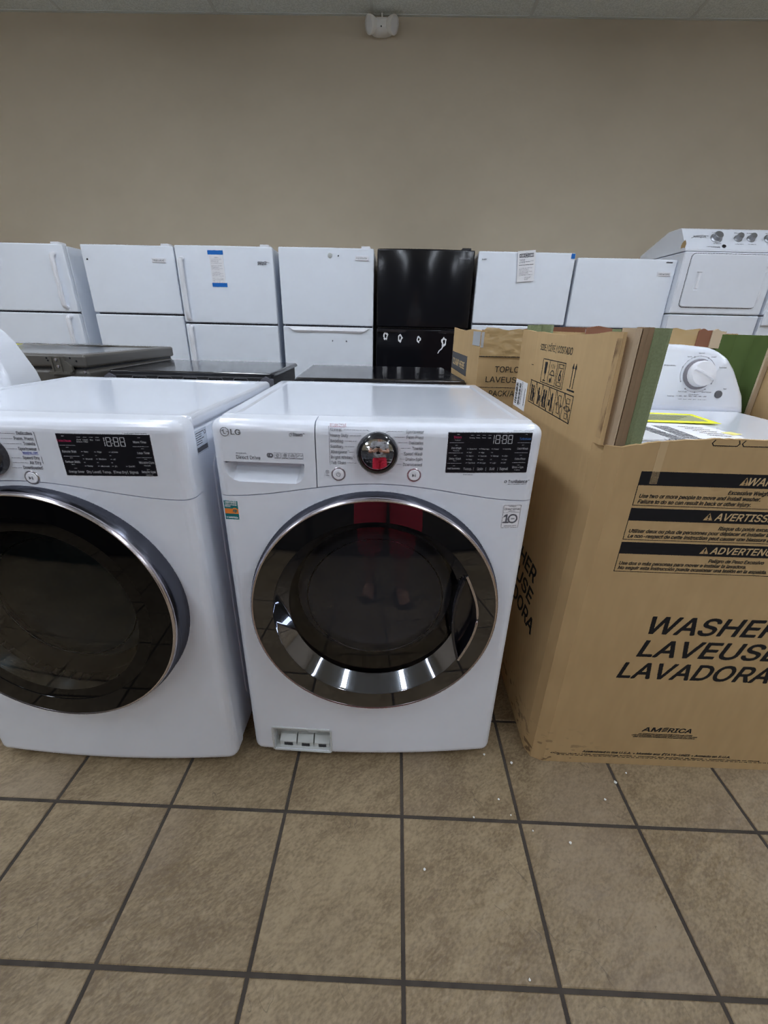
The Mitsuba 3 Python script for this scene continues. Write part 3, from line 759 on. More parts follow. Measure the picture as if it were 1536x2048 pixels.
f, a, b = fridge('white top-freezer refrigerator at the far left with curved bar handles on its right side', -3.41, -2.648, 1.69, 1.201, FRIDGEW)
t_ = f.add('handle', bar_handle(-2.725, 1.235, 1.625, -.008), WHITE2, 50, parent=a)
f.add('handle', bar_handle(-2.720, .80, 1.175, -.008), WHITE2, 50, parent=b)
f, a, b = fridge('white top-freezer refrigerator with no handle, second from the left, near the grey chest freezer', -2.509, -1.772, 1.692, 1.203, FRIDGEW)
badge(f, a, 'FRIGIDAIRE', -1.893, 1.588, .088, .011, INK, WHITE2)
f.add('screw_hole', move(lathe([(.006, .002), (.006, -.001), (0, -.001)], 12), (-2.466, -.008, 1.589)), INKB, parent=a)
f, a, b = fridge('white top-freezer refrigerator with a notice taped to its upper door by blue tape', -1.762, -.990, 1.700, 1.145, FRIDGEW)
badge(f, a, 'Whirlpool', -1.076, 1.585, .072, .022, INK, bold=True, y=-.0115)
f.add('emblem_swoosh', Draw().line([(-1.112, 1.574), (-1.085, 1.592), (-1.05, 1.598), (-1.02, 1.590)], .003).mesh((0, -.0118, 0)), INK, False, parent=a)
f.add('handle', bar_handle(-1.712, 1.165, 1.615, -.006), WHITE2, 50, parent=a)
f.add('handle', bar_handle(-1.708, .74, 1.125, -.006), WHITE2, 50, parent=b)
f, a, b = fridge('white top-freezer refrigerator with a wide pocket grip between its doors, left of the black one', -.947, -.199, 1.703, 1.147, FRIDGEW)
badge(f, a, 'FRIGIDAIRE', -.292, 1.632, .085, .011, INK, WHITE2)
f.add('lock', move(lathe([(.018, .004), (.018, -.003), (.014, -.006), (.006, -.006), (.006, -.009), (0, -.009)], 24), (-.54, -.011, 1.649)), GREYW, parent=a)
f.add('screw_hole', move(lathe([(.005, .002), (.005, -.001), (0, -.001)], 12), (-.475, -.011, 1.648)), INKB, parent=a)
tray = hullpts([(x, y, z) for x, y, z in ((-.905, -.013, 1.139), (-.225, -.013, 1.139), (-.905, .0, 1.139), (-.225, .0, 1.139), (-.83, -.017, 1.098), (-.30, -.017, 1.098), (-.83, 0, 1.098), (-.30, 0, 1.098), (-.86, -.024, 1.112), (-.27, -.024, 1.112))])
f.add('pocket_grip', tray, WHITE2, 20, parent=b)
for x in (-.535, -.42):
    f.add('screw_hole', move(lathe([(.005, .002), (.005, -.001), (0, -.001)], 12), (x, -.0125, 1.035)), INK, parent=b)
f, a, b = fridge('glossy black top-freezer refrigerator in the middle of the white row', -.172, .581, 1.705, 1.147, BLACKF, bow=0.030)
badge(f, a, 'FRIGIDAIRE', .505, 1.646, .085, .011, KNOBM, y=-.0155)
f.add('sticker', box(.475, .525, .000, .002, 1.685, 1.704), PAPER, False, parent=a, label='small white sticker at the top right')
f.add('grip_ledge', box(-.165, .574, -.026, .01, 1.112, 1.136, .004), BLACKG, 20, parent=b)
for x, z, s in ((-.095, 1.080, 1.), (.025, 1.073, 1.0), (.179, 1.064, .75), (.391, 1.052, 1.15)):
    pts = []
    rr = np.random.RandomState(int(abs(x) * 1000))
    for q in range(14):
        an = q / 14 * 2 * math.pi
        pts.append((x + s * .022 * math.cos(an) * rr.uniform(.55, 1.2), z + s * .034 * math.sin(an) * rr.uniform(.5, 1.2)))
    g = sg.Polygon(pts).buffer(.001).difference(sg.Polygon([(x + (px - x) * .45, z + (pz - z) * .5) for px, pz in pts]).buffer(0))
    if x > .3: g = g.union(sg.LineString([(x - .01, z - .03), (x - .015, z - .055), (x - .035, z - .07), (x - .045, z - .09)]).buffer(.004))
    yv = -.030 * (1 - ((x - .2045) / .3765) ** 2) - .001
    f.add('torn_foam', extrude(g, yv - .003, yv + .004), PAPER, False, parent=b, label='torn white packing remnant')
f, a, b = fridge('white refrigerator with a price tag over its top edge, right of the black one', .609, 1.352, 1.703, 1.19, FRIDGEW, hinge=False, bow=.004)
badge(f, a, 'DANBY', .656, 1.646, .036, .009, INK, y=-.0068, bold=True)
f.add('sticker', box(1.318, 1.346, -.004, 0, 1.665, 1.698), TAPEB, False, parent=a, label='small blue efficiency sticker')
f, a, b = fridge('slightly lower white refrigerator between the price-tagged one and the stacked laundry centre', 1.372, 2.132, 1.674, 1.18, FRIDGEW, hinge=False)
badge(f, a, 'FRIGIDAIRE', 2.047, 1.572, .085, .010, INK, WHITE2, y=-.010)
f.add('badge', box(2.045, 2.093, -.006, .004, 1.649, 1.657), INK, False, parent=a, label='small dark badge')

# things on the refrigerators
n_ = Thing('notice_sheet', 'white notice sheet stuck by blue tape to the upper door of a white refrigerator', 'notice', (0, FY, 0))
n_.add('sheet', box(-1.487, -1.379, -.0135, -.0125, 1.425, 1.655), PAPER, False)
d = Draw()
rr = random.Random(3)
d.rect(-1.450, 1.616, -1.416, 1.620)
for q in range(19):
    z = 1.606 - q * .0088
    if q % 5 != 4: d.line([(-1.479, z), (-1.388 - rr.choice([0, .004, .03]), z)], .0022)
n_.add('print', d.mesh((0, -.0137, 0)), mat('ink_pale', (.42, .42, .45), .6), False, parent=n_.key + '__sheet', kind='stuff')
n_.add('tape', box(-1.497, -1.376, -.0145, -.0133, 1.638, 1.667), TAPEB, False)
n_.add('tape', box(-1.488, -1.369, -.0145, -.0133, 1.415, 1.443), TAPEB, False)

p_ = Thing('price_tag', 'white price tag reading 358, taped over the top edge of a white refrigerator', 'price tag', (.980, FY - .012, 1.606), 0)
tw, th_ = .067, .105
M = trimesh.transformations.rotation_matrix(-.09, (0, 1, 0))


def tilt(m):
    m = m.copy(); m.apply_transform(M); return m


p_.add('card', tilt(box(-tw, tw, -.001, .001, -th_, th_)), PAPER, False)
d = Draw()
d.rect(-.054, .060, .054, .086).poly(circle(0, .073, .016))
d.text('358', .026, -.054, .024, w=.044).line([(-.006, .030), (.03, .030)], .003).line([(.034, .034), (.052, .034)], .002).rect(-.056, .008, .056, .012)
for q in range(7):
    d.line([(-.052, -.012 - q * .008), (.02 + .03 * (q % 3 == 0), -.012 - q * .008)], .0016)
for q in range(4):
    d.line([(-.01, -.074 - q * .006), (.04 - .006 * q, -.074 - q * .006)], .0016)
m = tilt(d.mesh((0, -.0012, 0)))
p_.add('print', m, INK, False, parent=p_.key + '__card')
d = Draw().text('HOME', .014, -.034, .066, 'c', bold=True, w=.034).text('ZONE', .014, .036, .066, 'c', bold=True, w=.034).ring(0, .073, .012, .003)
p_.add('print', tilt(d.mesh((0, -.0018, 0))), PAPER, False, parent=p_.key + '__card')

# ------------------------------------------------------------------ stacked laundry centres
SY = 3.74


def stacked(label, x0, first):
    t = Thing('stacked_laundry_centre', label, 'laundry centre', (x0, SY, 0))
    w = .70
    t.add('washer_body', box(0, w, .0, .68, .02, 1.295, .006), WHITE, 20)
    up = t.add('dryer_body', box(0, w, .0, .68, 1.302, 1.722, .008), WHITE, 20)
    con = hullpts([(x, y, z) for x in (0, w) for y, z in ((.012, 1.726), (.012, 1.738), (.13, 1.884), (.145, 1.892), (.30, 1.892), (.67, 1.775), (.68, 1.726))])
    c = t.add('console', con, WHITE, 20)
    for x in (.05, w - .05):
        for y in (.08, .6):
            t.add('foot', move(lathe([(0, 0), (.02, 0), (.02, .02), (0, .02)], 16, 'z'), (x, y, 0)), BLACKM)
    if first:
        door = pad(rrect(.055, 1.348, .632, 1.708, .028), -.012, .0, .006)
        dk = t.add('dryer_door', to_tm(to_mf(door) - to_mf(hullpts([(x, y, z) for y, q in ((-.014, 0), (-.004, .008)) for x in (.118 + q, .162 - q) for z in (1.463 + q, 1.590 - q)]))), WHITE, 25)
        t.add('door_seam', extrude(rrect(.0515, 1.3445, .6355, 1.7115, .030).difference(rrect(.056, 1.349, .631, 1.707, .027)), -.0015, .001), RUB, False, parent=dk)
        t.add('pull', box(.136, .158, -.010, -.003, 1.475, 1.585, .003), WHITE2, 20, parent=dk)
        for z in (1.44, 1.62):
            t.add('hinge', box(.628, .640, -.016, 0, z - .03, z + .03, .003), WHITE2, 20, parent=dk)
    else:
        door = pad(rrect(.070, 1.410, .632, 1.700, .028), -.012, .0, .006)
        dk = t.add('dryer_door', door, WHITE, 25)
        t.add('door_seam', extrude(rrect(.0665, 1.4065, .6355, 1.7035, .030).difference(rrect(.071, 1.411, .631, 1.699, .027)), -.0015, .001), RUB, False, parent=dk)
        t.add('control_strip', box(.0, w, -.022, .0, 1.225, 1.335, .008), WHITE, 20)
        for x in (.10, .30, .45, .60):
            t.add('knob', move(lathe([(.040, 0), (.038, -.010), (.028, -.014), (.026, -.036), (.022, -.040), (0, -.040)], 32), (x, -.022, 1.279)), WHITE2, 35, parent=t.key + '__control_strip')
    # the sloping console
    e1 = np.array([0, .118, .146]); L = np.linalg.norm(e1); e1 = e1 / L
    nrm = np.cross((1, 0, 0), e1)
    def cm(m):      # x, height along slope, out of the slope
        m = m.copy(); K = np.eye(4); K[:3, 0] = (1, 0, 0); K[:3, 1] = e1; K[:3, 2] = nrm; K[:3, 3] = (0, .012, 1.738); m.apply_transform(K); return m
    if first:
        for x, r_ in ((.243, .034), (.405, .024), (.500, .024), (.640, .034)):
            kb = lathe([(r_ * 1.25, 0), (r_ * 1.25, .004), (r_ * 1.12, .007), (r_ * 1.0, .010), (r_ * .92, .034), (r_ * .8, .038), (0, .038)], 36, 'z')
            kk = t.add('knob', cm(move(kb, (x, .105, 0))), KNOBM, 35, parent=c, label='grey console knob')
        for x in (.288, .680):
            t.add('button', cm(move(lathe([(.014, 0), (.014, .005), (.011, .007), (0, .007)], 24, 'z'), (x, .030, 0))), BLACKG, 35, parent=c, label='small black push button')
        d = Draw().text('Whirlpool', .019, .075, .110, w=.095, bold=True).line([(.06, .105), (.10, .125), (.14, .132), (.19, .126)], .003)
        for x in (.243, .405, .500, .640):
            d.line([(x - .03, .055), (x + .03, .055)], .003).line([(x - .02, .160), (x + .02, .160)], .003)
        for q in range(3): d.line([(.16 + q * .03, .026 - .004 * q), (.26, .026 - .004 * q)], .0022)
        t.add('lettering', cm(d.mesh((0, 0, .0004), (1, 0, 0), (0, 1, 0))), INK, False, parent=c, kind='stuff')
        g = sg.Polygon([(.0, 1.774), (.022, 1.800), (.046, 1.792), (.060, 1.770), (.055, 1.748), (.03, 1.752), (.005, 1.745)])
        side = trimesh.creation.extrude_polygon(affinity.translate(g, 0, 0), .001, engine='earcut')
        K = np.array([[0, 0, -1, .0], [1, 0, 0, .020], [0, 1, 0, 0], [0, 0, 0, 1.0]]); side.apply_transform(K)
        t.add('tape_scrap', side, CARDT, False, parent=c, label='torn scrap of brown tape on the side')
    return t


stacked('tall white stacked laundry centre with four grey knobs, right of the refrigerators', 2.137, True)
stacked('white stacked laundry centre with a white knob on its middle strip, at the right edge', 2.862, False)

# ------------------------------------------------------------------ dark grey chest freezer
c = Thing('chest_freezer', 'dark grey chest freezer with a hinged lid behind the clothes dryer', 'freezer', (0, 0, 0))
fx0, fx1, fy0, fy1 = -2.42, -1.400, 1.975, 2.785
c.add('body', rbox(fx0, fx1, fy0, fy1, .03, .950, .022), GRAPH, 30)
for x in (fx0 + .08, fx1 - .08):
    for y in (fy0 + .08, fy1 - .08):
        c.add('foot', move(lathe([(0, 0), (.02, 0), (.02, .035), (0, .035)], 16, 'z'), (x, y, 0)), BLACKM)
c.add('lid_gasket', box(fx0 + .012, fx1 - .012, fy0 + .012, fy1 - .012, .945, .962), BLACKM, False)
lid = to_mf(rbox(fx0 - .004, fx1 + .004, fy0 - .004, fy1 + .004, .957, 1.012, .012)) - to_mf(hullpts([(x, y, z) for z, q in ((1.005, .055), (1.02, .045)) for x in (fx0 + q, fx1 - q) for y in (fy0 + q, fy1 - q)]))
lk = c.add('lid', to_tm(lid), GRAPH, 30)
scene['film_on_lid'] = {'type': 'twosided', 'bsdf': {'type': 'roughplastic', 'diffuse_reflectance': rgb(.22, .22, .22), 'int_ior': 1.6, 'alpha': .04}}
c.add('protective_film', box(fx0 + .058, fx1 - .058, fy0 + .058, fy1 - .058, 1.0045, 1.0058), 'film_on_lid', False, parent=lk, label='shiny film on the lid')
hx, hy = -1.508, fy0
hp = sg.Polygon([(hx - .035, 1.004), (hx + .022, 1.004), (hx + .025, .985), (hx + .050, .962), (hx + .053, .945), (hx + .040, .930), (hx - .052, .930), (hx - .052, .942), (hx - .036, .950), (hx - .038, .985)])
hk = c.add('hinge', extrude(hp, hy - .016, hy - .002), GRAPH2, 20, label='grey lid hinge bracket')
c.add('hinge_plate', extrude(sg.box(hx - .052, .928, hx + .045, .939), hy - .026, hy - .002), GRAPH2, 20, parent=hk)
c.add('hinge_rib', extrude(sg.box(hx + .004, .940, hx + .010, 1.0), hy - .022, hy - .014), GRAPH2, 20, parent=hk)
c.add('hinge_rib', extrude(sg.box(hx - .034, .940, hx - .028, 1.0), hy - .022, hy - .014), GRAPH2, 20, parent=hk)
for x, z in ((-.012, .990), (-.008, .962)):
    c.add('screw', move(lathe([(.007, 0), (.006, -.004), (0, -.005)], 16), (hx + x, hy - .016, z)), 'chrome', 35, parent=hk)
c.add('screw', move(lathe([(.007, 0), (.006, -.004), (0, -.005)], 16), (hx + .098, hy - .002, .938)), 'chrome', 35)
for x, z in ((-.062, .995), (-.058, .985), (.045, .997), (.072, .985)):
    c.add('screw_hole', move(lathe([(.004, .003), (.004, -.001), (0, -.001)], 12), (hx + x, hy - .004, z)), INKB, 35)
y_ = Thing('yellow_tag', 'crumpled yellow paper tag lying on the lid of the grey chest freezer', 'tag', (-2.30, 2.62, 1.0075), .3)
g = meshkit
v, fcs = [], []
for i in range(7):
    for j in range(3):
        v.append((-.075 + i * .025, -.02 + j * .02, .002 + .020 * max(0, math.sin(i * .9 + .4)) + .003 * j))
for i in range(6):
    for j in range(2):
        q = i * 3 + j; fcs += [(q, q + 3, q + 4), (q, q + 4, q + 1)]
y_.one(trimesh.Trimesh(v, fcs, process=False), YEL, 50)
fm = Thing('plastic_film', 'loose clear packing film with a pink print lying on the grey chest freezer', 'packing film', (-1.98, 2.60, 1.008), .05)
v, fcs = [], []
for i in range(22):
    for j in range(10):
        x, y = -.26 + i * .025, -.14 + j * .030
        v.append((x, y, .002 + .022 * float(meshkit.fbm(np.array([x * 9 + 3, y * 9, 1.0]), 3))))
for i in range(21):
    for j in range(9):
        q = i * 10 + j; fcs += [(q, q + 10, q + 11), (q, q + 11, q + 1)]
fm.one(trimesh.Trimesh(v, fcs, process=False), 'clear_film', 60)

# ------------------------------------------------------------------ black ranges behind the front-loaders


def cook_range(label, loc, ang, w=.757, ztop=.945, strip=False):
    t = Thing('range', label, 'kitchen range', loc, ang)
    dp = .62
    t.add('body', box(-w / 2 + .008, w / 2 - .008, .012, dp - .02, .03, ztop - .02, .004), BLACKM, 20)
    for x in (-w / 2 + .06, w / 2 - .06):
        for y in (.08, dp - .1):
            t.add('foot', move(lathe([(0, 0), (.02, 0), (.02, .032), (0, .032)], 16, 'z'), (x, y, 0)), BLACKM)
    k = t.add('cooktop', rbox(-w / 2, w / 2, 0, dp, ztop - .018, ztop, .006, 3), COOK, 30)
    t.add('cooktop_rim', extrude(sg.box(-w / 2 - .003, -.003, w / 2 + .003, dp + .003).difference(sg.box(-w / 2 + .004, .004, w / 2 - .004, dp - .004)), 0, .012).apply_transform(np.array([[1, 0, 0, 0], [0, 0, 1, 0], [0, -1, 0, ztop - .008], [0, 0, 0, 1.0]])), BLACKG, 20, parent=k)
    bar = to_mf(box(-w / 2 + .004, w / 2 - .004, -.006, .014, ztop - .075, ztop - .019, .003))
    for q in range(5):
        x = -w / 2 + .14 + q * (w - .28) / 4
        bar = bar - to_mf(hullpts([(x + s * a, y, z) for s in (-1, 1) for y in (-.02, .004) for a, z in ((.036, ztop - .041), (.030, ztop - .026))]))
    vk = t.add('vent_rail', to_tm(bar), BLACKM, 20, label='black rear rail with five vent slots')
    for q in range(5):
        x = -w / 2 + .14 + q * (w - .28) / 4
        g = sg.Polygon([(x - .039, ztop - .043), (x - .032, ztop - .024), (x + .032, ztop - .024), (x + .039, ztop - .043)])
        t.add('slot_frame', extrude(g.difference(g.buffer(-.0035)), -.0075, -.004), RUB, False, parent=vk)
    for s in (-1, 1):
        cpx = s * (w / 2 - .012)
        cor = hullpts([(cpx + a, y, z) for a in (-.032, .020) for y in (-.016, .02) for z in (ztop - .075, ztop - .028)] + [(cpx - .01, y, ztop - .014) for y in (-.014, .015)])
        t.add('corner_protector', cor, mat(f'protector_{t.key}', (.10, .10, .12), .15, .7, coat=1.0), 20, label='smoky plastic corner protector')
    if strip:
        t.add('label_strip', box(.17, .27, -.0075, -.005, ztop - .040, ztop - .020), PAPER, False, label='small white label strip')
    return t


cook_range('black glass-top kitchen range right beside the grey chest freezer, behind the dryer', (-.968, 2.055, 0), .02)
cook_range('black glass-top kitchen range behind the washing machine, in front of the black refrigerator', (-.062, 1.885, 0), .065, w=.730, ztop=.953, strip=True)

# ------------------------------------------------------------------ top-loading washers


def top_loader(label, loc, hs=1.0):
    t = Thing('top_load_washer', label, 'washing machine', loc)
    w2, zd, yc = .343, .930, .50
    t.add('cabinet', rbox(-w2, w2, 0, .66, .025, zd - .012, .012), WHITE, 30)
    for x in (-.28, .28):
        for y in (.07, .58):
            t.add('foot', move(lathe([(0, 0), (.02, 0), (.02, .03), (0, .03)], 16, 'z'), (x, y, 0)), BLACKM)
    t.add('deck', rbox(-w2 - .002, w2 + .002, -.004, .664, zd - .014, zd, .007), WHITE, 30)
    t.add('lid', rbox(-.285, .285, .02, .455, zd - .004, zd + .014, .009), WHITE, 30)
    hw = lambda z: np.interp(z, [0, .05, .10, .135, .165, .185, .196, .2], [.345, .335, .308, .288, .262, .228, .190, .12])
    zz = np.concatenate([np.linspace(0, .135, 6), np.linspace(.15, .2, 9)])
    outl = [(hw(z), zd + z * hs) for z in zz] + [(-hw(z), zd + z * hs) for z in zz[::-1]]
    pts, r, n = [], .022, 5
    g = sg.Polygon(outl)
    lean = lambda z: (z - zd) * .18
    for k in range(n + 1):
        a = k / n * math.pi / 2
        q = g.buffer(-r * (1 - math.sin(a)) if k < n else 0)
        pts += [(x, yc + lean(z) + r * (1 - math.cos(a)), max(z, zd - .002)) for x, z in q.exterior.coords]
    pts += [(x, yc + .145, z) for x, z in outl]
    c = t.add('console', hullpts(pts), WHITE, 25)
    s = math.hypot(1, .18)
    def on(m):      # drawing x, z above deck -> console face
        m = m.copy(); K = np.eye(4); K[:3, 0] = (1, 0, 0); K[:3, 1] = np.array((0, .18, 1)) / s; K[:3, 2] = np.cross(K[:3, 0], K[:3, 1]); K[:3, 3] = (0, yc, zd); m.apply_transform(K); return m
    kx, kz = .172, .117
    kb = lathe([(.046, -.002), (.046, .004), (.044, .008), (.038, .009)], 48, 'z')
    t.add('knob_base', on(move(kb, (kx, kz, 0))), mat('knob_ring_mauve', (.20, .19, .215), .4), 35, parent=c, label='grey ring under the console knob')
    kb = lathe([(.039, .004), (.039, .022), (.036, .030), (0, .032)], 48, 'z')
    t.add('knob', on(move(kb, (kx, kz, 0))), WHITE2, 35, parent=c, label='large round white knob')
    gr = hullpts([(x * math.cos(.45) + y * math.sin(.45) + kx, -x * math.sin(.45) + y * math.cos(.45) + kz, z) for x in (-.034, .034) for y, z in ((-.006, .030), (.006, .030), (-.003, .036), (.003, .036))])
    t.add('knob_grip', on(gr), WHITE2, 20, parent=t.key + '__console__knob' if False else c)
    d = Draw()
    for a0, a1 in ((-30, 205), (235, 305)):
        arc = [(kx + .0545 * math.cos(math.radians(a)), kz + .0545 * math.sin(math.radians(a))) for a in np.linspace(a0, a1, 40)]
        d.line(arc, .0011)
        for a in np.linspace(a0, a1, 6 if a0 < 0 else 3):
            d.poly(circle(kx + .0545 * math.cos(math.radians(a)), kz + .0545 * math.sin(math.radians(a)), .0022, 6))
    for x, z, tx in ((.08, .140, 'Whitest Whites'), (.137, .167, 'Heavy'), (.172, .178, 'Normal'), (.21, .168, 'Casual'), (.245, .137, 'Delicates'), (.135, .062, 'Drain & Spin'), (.172, .0535, 'Clean Washer'), (.210, .062, 'Rinse & Spin'), (.10, .047, 'STATUS'), (.265, .073, 'Start')):
        d.text(tx, .0038, x, z, 'c')
    for q in range(6): d.rect(.126 + q * .0155, .0485, .134 + q * .0155, .0512).line([(.125 + q * .0155, .0405), (.136 + q * .0155, .0405)], .0012)
    d.line([(.115, .0498), (.205, .0498)], .0006)
    t.add('lettering', on(d.mesh((0, 0, .0002), (1, 0, 0), (0, 1, 0))), mat('ink_console', (.24, .24, .27), .5), False, parent=c, kind='stuff')
    t.add('button', on(move(lathe([(.0115, -.001), (.0115, .003), (.009, .0045), (0, .0045)], 28, 'z'), (.247, .058, 0))), RUB, 35, parent=c, label='dark grey start button')
    return t


top_loader('white top-loading washer standing in the cut-open cardboard box', (.780, .902, 0))
top_loader('white top-loading washer at the left edge, only its rounded console showing beside the dryer', (-1.580, .86, .0), 1.13)

# papers on the lid of the boxed washer
zl = .9445
q_ = Thing('energy_label', 'yellow-edged energy label sheet lying on the lid of the boxed washer', 'label sheet', (0, 0, zl))
yp = [(.700, 1.262), (.762, 1.288), (.868, 1.244), (.872, 1.150), (.715, 1.135)]
def slab(pts, z0, z1):
    m = trimesh.creation.extrude_polygon(sg.Polygon(pts), z1 - z0, engine='earcut'); m.apply_translation((0, 0, z0)); return m
yk = q_.add('sheet', slab([(.560, 1.285), (.862, 1.262), (.856, 1.130), (.565, 1.130)], .0034, .0042), YEL, False)
q_.add('print_panel', slab([(.600, 1.255), (.842, 1.240), (.838, 1.155), (.610, 1.152)], .0042, .0045), mat('print_olive', (.30, .31, .16), .6), False, parent=yk)
d = Draw()
for k in range(4): d.line([(.62, 1.225 - k * .018), (.82 - .02 * k, 1.218 - k * .018)], .006)
q_.add('print', d.mesh((0, 0, .0045), (1, 0, 0), (0, 1, 0)), mat('print_dark_olive', (.08, .085, .04), .6), False, parent=yk, kind='stuff')
d_ = Thing('document_packet', 'white document sheets with barcodes lying on the lid of the boxed washer', 'documents', (0, 0, zl))
pk = d_.add('sheet', slab([(.52, 1.15), (.80, 1.12), (.812, 1.000), (.785, .93), (.52, .93)], .0005, .0016), PAPER, False)
d_.add('sheet', slab([(.55, 1.128), (.70, 1.110), (.705, .935), (.55, .935)], .0018, .0028), PAPER, False)
d = Draw()
for k in range(16):
    w_ = (.0022, .0045, .0014, .006)[k % 4]
    y = 1.075 - k * .0085
    d.line([(.600 + k * .0012, y), (.634 + k * .0012, y - .006)], w_)
    d.line([(.652, y + .012), (.690, y + .004)], w_)
d.text('LDAC', .012, .600, .930, w=.04)
d_.add('print', d.mesh((0, 0, .0029), (1, 0, 0), (0, 1, 0)), INK, False, parent=pk, kind='stuff')
d = Draw()
for k in range(5): d.line([(.72 + .004 * k, 1.09 - k * .022), (.775 + .002 * k, 1.078 - k * .022)], .0035)
d_.add('print', d.mesh((0, 0, .0018), (1, 0, 0), (0, 1, 0)), INK, False, parent=pk, kind='stuff')
s_ = Thing('sticky_note', 'small pale yellow sticky square on the lid of the boxed washer', 'sticky note', (.806, 1.022, zl + .0018), .4)
s_.one(box(-.016, .016, -.014, .014, 0, .0006), mat('note_yellow', (.75, .68, .25), .6), False)

# ------------------------------------------------------------------ the cardboard boxes
BX0, BX1, BY0, BY1, BZ = .425, 1.175, .858, 1.560, 1.160
TH = .007


def wall_panel(pts, axis, at, th=TH):
    """a board wall: pts (x or y, z), standing at 'at' and going th inwards along +axis"""
    m = trimesh.creation.extrude_polygon(sg.Polygon(pts), th, engine='earcut')
    v = np.array(m.vertices)
    m.vertices = np.column_stack([v[:, 0], at + v[:, 2], v[:, 1]]) if axis == 'y' else np.column_stack([at + v[:, 2], v[:, 0], v[:, 1]])
    m.fix_normals(); return m


b = Thing('washer_box', 'large brown cardboard box marked WASHER LAVEUSE LAVADORA, front cut down around a washer', 'cardboard box')
cut = [(.470, .947), (.490, .9515), (.520, .957), (.56, .9625), (.61, .967), (.66, .970), (.70, .9705), (.80, .9705), (.92, .972), (1.05, .974), (1.135, .974)]
rr = random.Random(5)
edge = []
for (xa, za), (xb, zb) in zip(cut[:-1], cut[1:]):
    for k in range(4):
        f_ = k / 4; edge.append((xa + (xb - xa) * f_, za + (zb - za) * f_ + rr.uniform(-.0012, .0012)))
edge.append(cut[-1])
fk = b.add('front_wall', wall_panel([(.470, .0), (1.135, .0)] + edge[::-1], 'y', BY0), CARD, False, label='front wall with black print, cut off at the top')
# bevelled corners
cor = hullpts([(x, y, z) for x, y in ((.470, BY0), (.470, BY0 + TH), (.4375, .871), (.442, .876)) for z in (0, .947)])
b.add('corner_crease', cor, CARD, False)
cor = hullpts([(x, y, z) for x, y in ((.4375, .871), (.442, .876), (BX0, .900), (BX0 + TH, .902)) for z in (0, .9455)])
b.add('corner_crease', cor, CARD, False)
cor = hullpts([(x, y, z) for x, y in ((1.135, BY0), (1.135, BY0 + TH), (BX1, .900), (BX1 - TH, .902)) for z in (0, .974)])
b.add('corner_crease', cor, CARD, False)
lt = [(.900, 0), (BY1, 0), (BY1, 1.162), (1.50, 1.1605), (1.42, 1.1565), (1.36, 1.1575), (1.28, 1.154), (1.18, 1.1525), (1.08, 1.155), (.99, 1.158), (.93, 1.163), (.873, 1.163), (.868, 1.05), (.866, .948), (.900, .946)]
lk = b.add('left_wall', wall_panel(lt, 'x', BX0), CARD, False, label='tall left wall with handling symbols')
wornm = mat('board_worn', proc(lambda p, n, uv: mix((0.16, 0.095, 0.05), (0.40, 0.27, 0.14), smoothstep(0.22, 0.55, fbm(p.y * 60, p.z * 22, 1.0, 3)))), .9, .1)
b.add('worn_strip', box(BX0 - .0006, BX0 + .001, .871, .892, .960, 1.152), wornm, False, parent=lk, label='worn dark strip along the front edge')
b.add('right_wall', wall_panel([(.900, 0), (BY1, 0), (BY1, 1.160), (.90, 1.158)], 'x', BX1 - TH), CARD, False)
b.add('back_wall', wall_panel([(BX0, 0), (BX1, 0), (BX1, 1.160), (.95, 1.158), (.8, 1.161), (.62, 1.157), (BX0, 1.160)], 'y', BY1 - TH), CARD, False)
for q in range(4):      # torn flaps standing along the back
    x = (.885, .992, 1.034, .622)[q]; w_ = (.108, .046, .040, .125)[q]
    m = wall_panel([(x, 1.120), (x + w_, 1.118), (x + w_ + .004, 1.178 - .004 * q), (x + w_ * .6, 1.172), (x + w_ * .3, 1.178), (x, 1.172)], 'y', BY1 - .018 - .004 * q, .006)
    b.add('torn_flap', m, (CARDT, REDB, TANL, REDB)[q], False, label=('glossy taped torn flap', 'red-brown torn flap', 'pale torn flap', 'red-brown torn flap at the back left')[q])


def corner_post(cx, cy, dx, dy, z1, key_l, mats, r=.062, th=.012):
    """angle post of pressed board in a box corner: two ribbed legs"""
    # leg along x
    a = [(cx, cy), (cx + dx * r, cy), (cx + dx * r, cy + dy * th), (cx + dx * th, cy + dy * th), (cx + dx * th, cy + dy * r), (cx, cy + dy * r)]
    return slab(a, .03, z1)


# front left post: pale ridge, brown channel, green foam face (seen above the cut front)
pl = [(.434, .869), (.446, .862), (.456, .860), (.459, .864), (.462, .870), (.458, .886), (.434, .886)]
b.add('corner_post', slab([(.4440, .880), (.448, .8765), (.456, .8745), (.460, .877), (.462, .884), (.462, .902), (.4345, .902), (.4345, .900)], .03, 1.170), TANL, 25, label='pale rounded ridge of the corner post')
pk_ = b.add('corner_post', slab([(.462, .8765), (.474, .880), (.482, .8765), (.482, .902), (.462, .902)], .03, 1.172), mat('board_brown', (.27, .185, .115), .8, .1), 25, label='brown channel of the corner post')
b.add('corner_foam', slab([(.482, .874), (.488, .8685), (.506, .8685), (.5125, .872), (.5125, .912), (.482, .912)], .03, 1.171), GREEN, 25, label='green foam face of the corner post')
for q in range(14):
    pass
b.add('corner_foam', slab([(.4335, .903), (.470, .903), (.470, .940), (.4335, .940)], .03, 1.168), GREEN, 25)
b.add('corner_post', slab([(.4335, 1.505), (.4335, 1.550), (.470, 1.550), (.470, 1.515), (.452, 1.505)], .03, 1.176), GREEN, 25, label='green end of the back left corner post')
b.add('corner_post', slab([(.472, 1.520), (.500, 1.512), (.512, 1.525), (.512, 1.550), (.472, 1.550)], .03, 1.178), GREEN, 25)
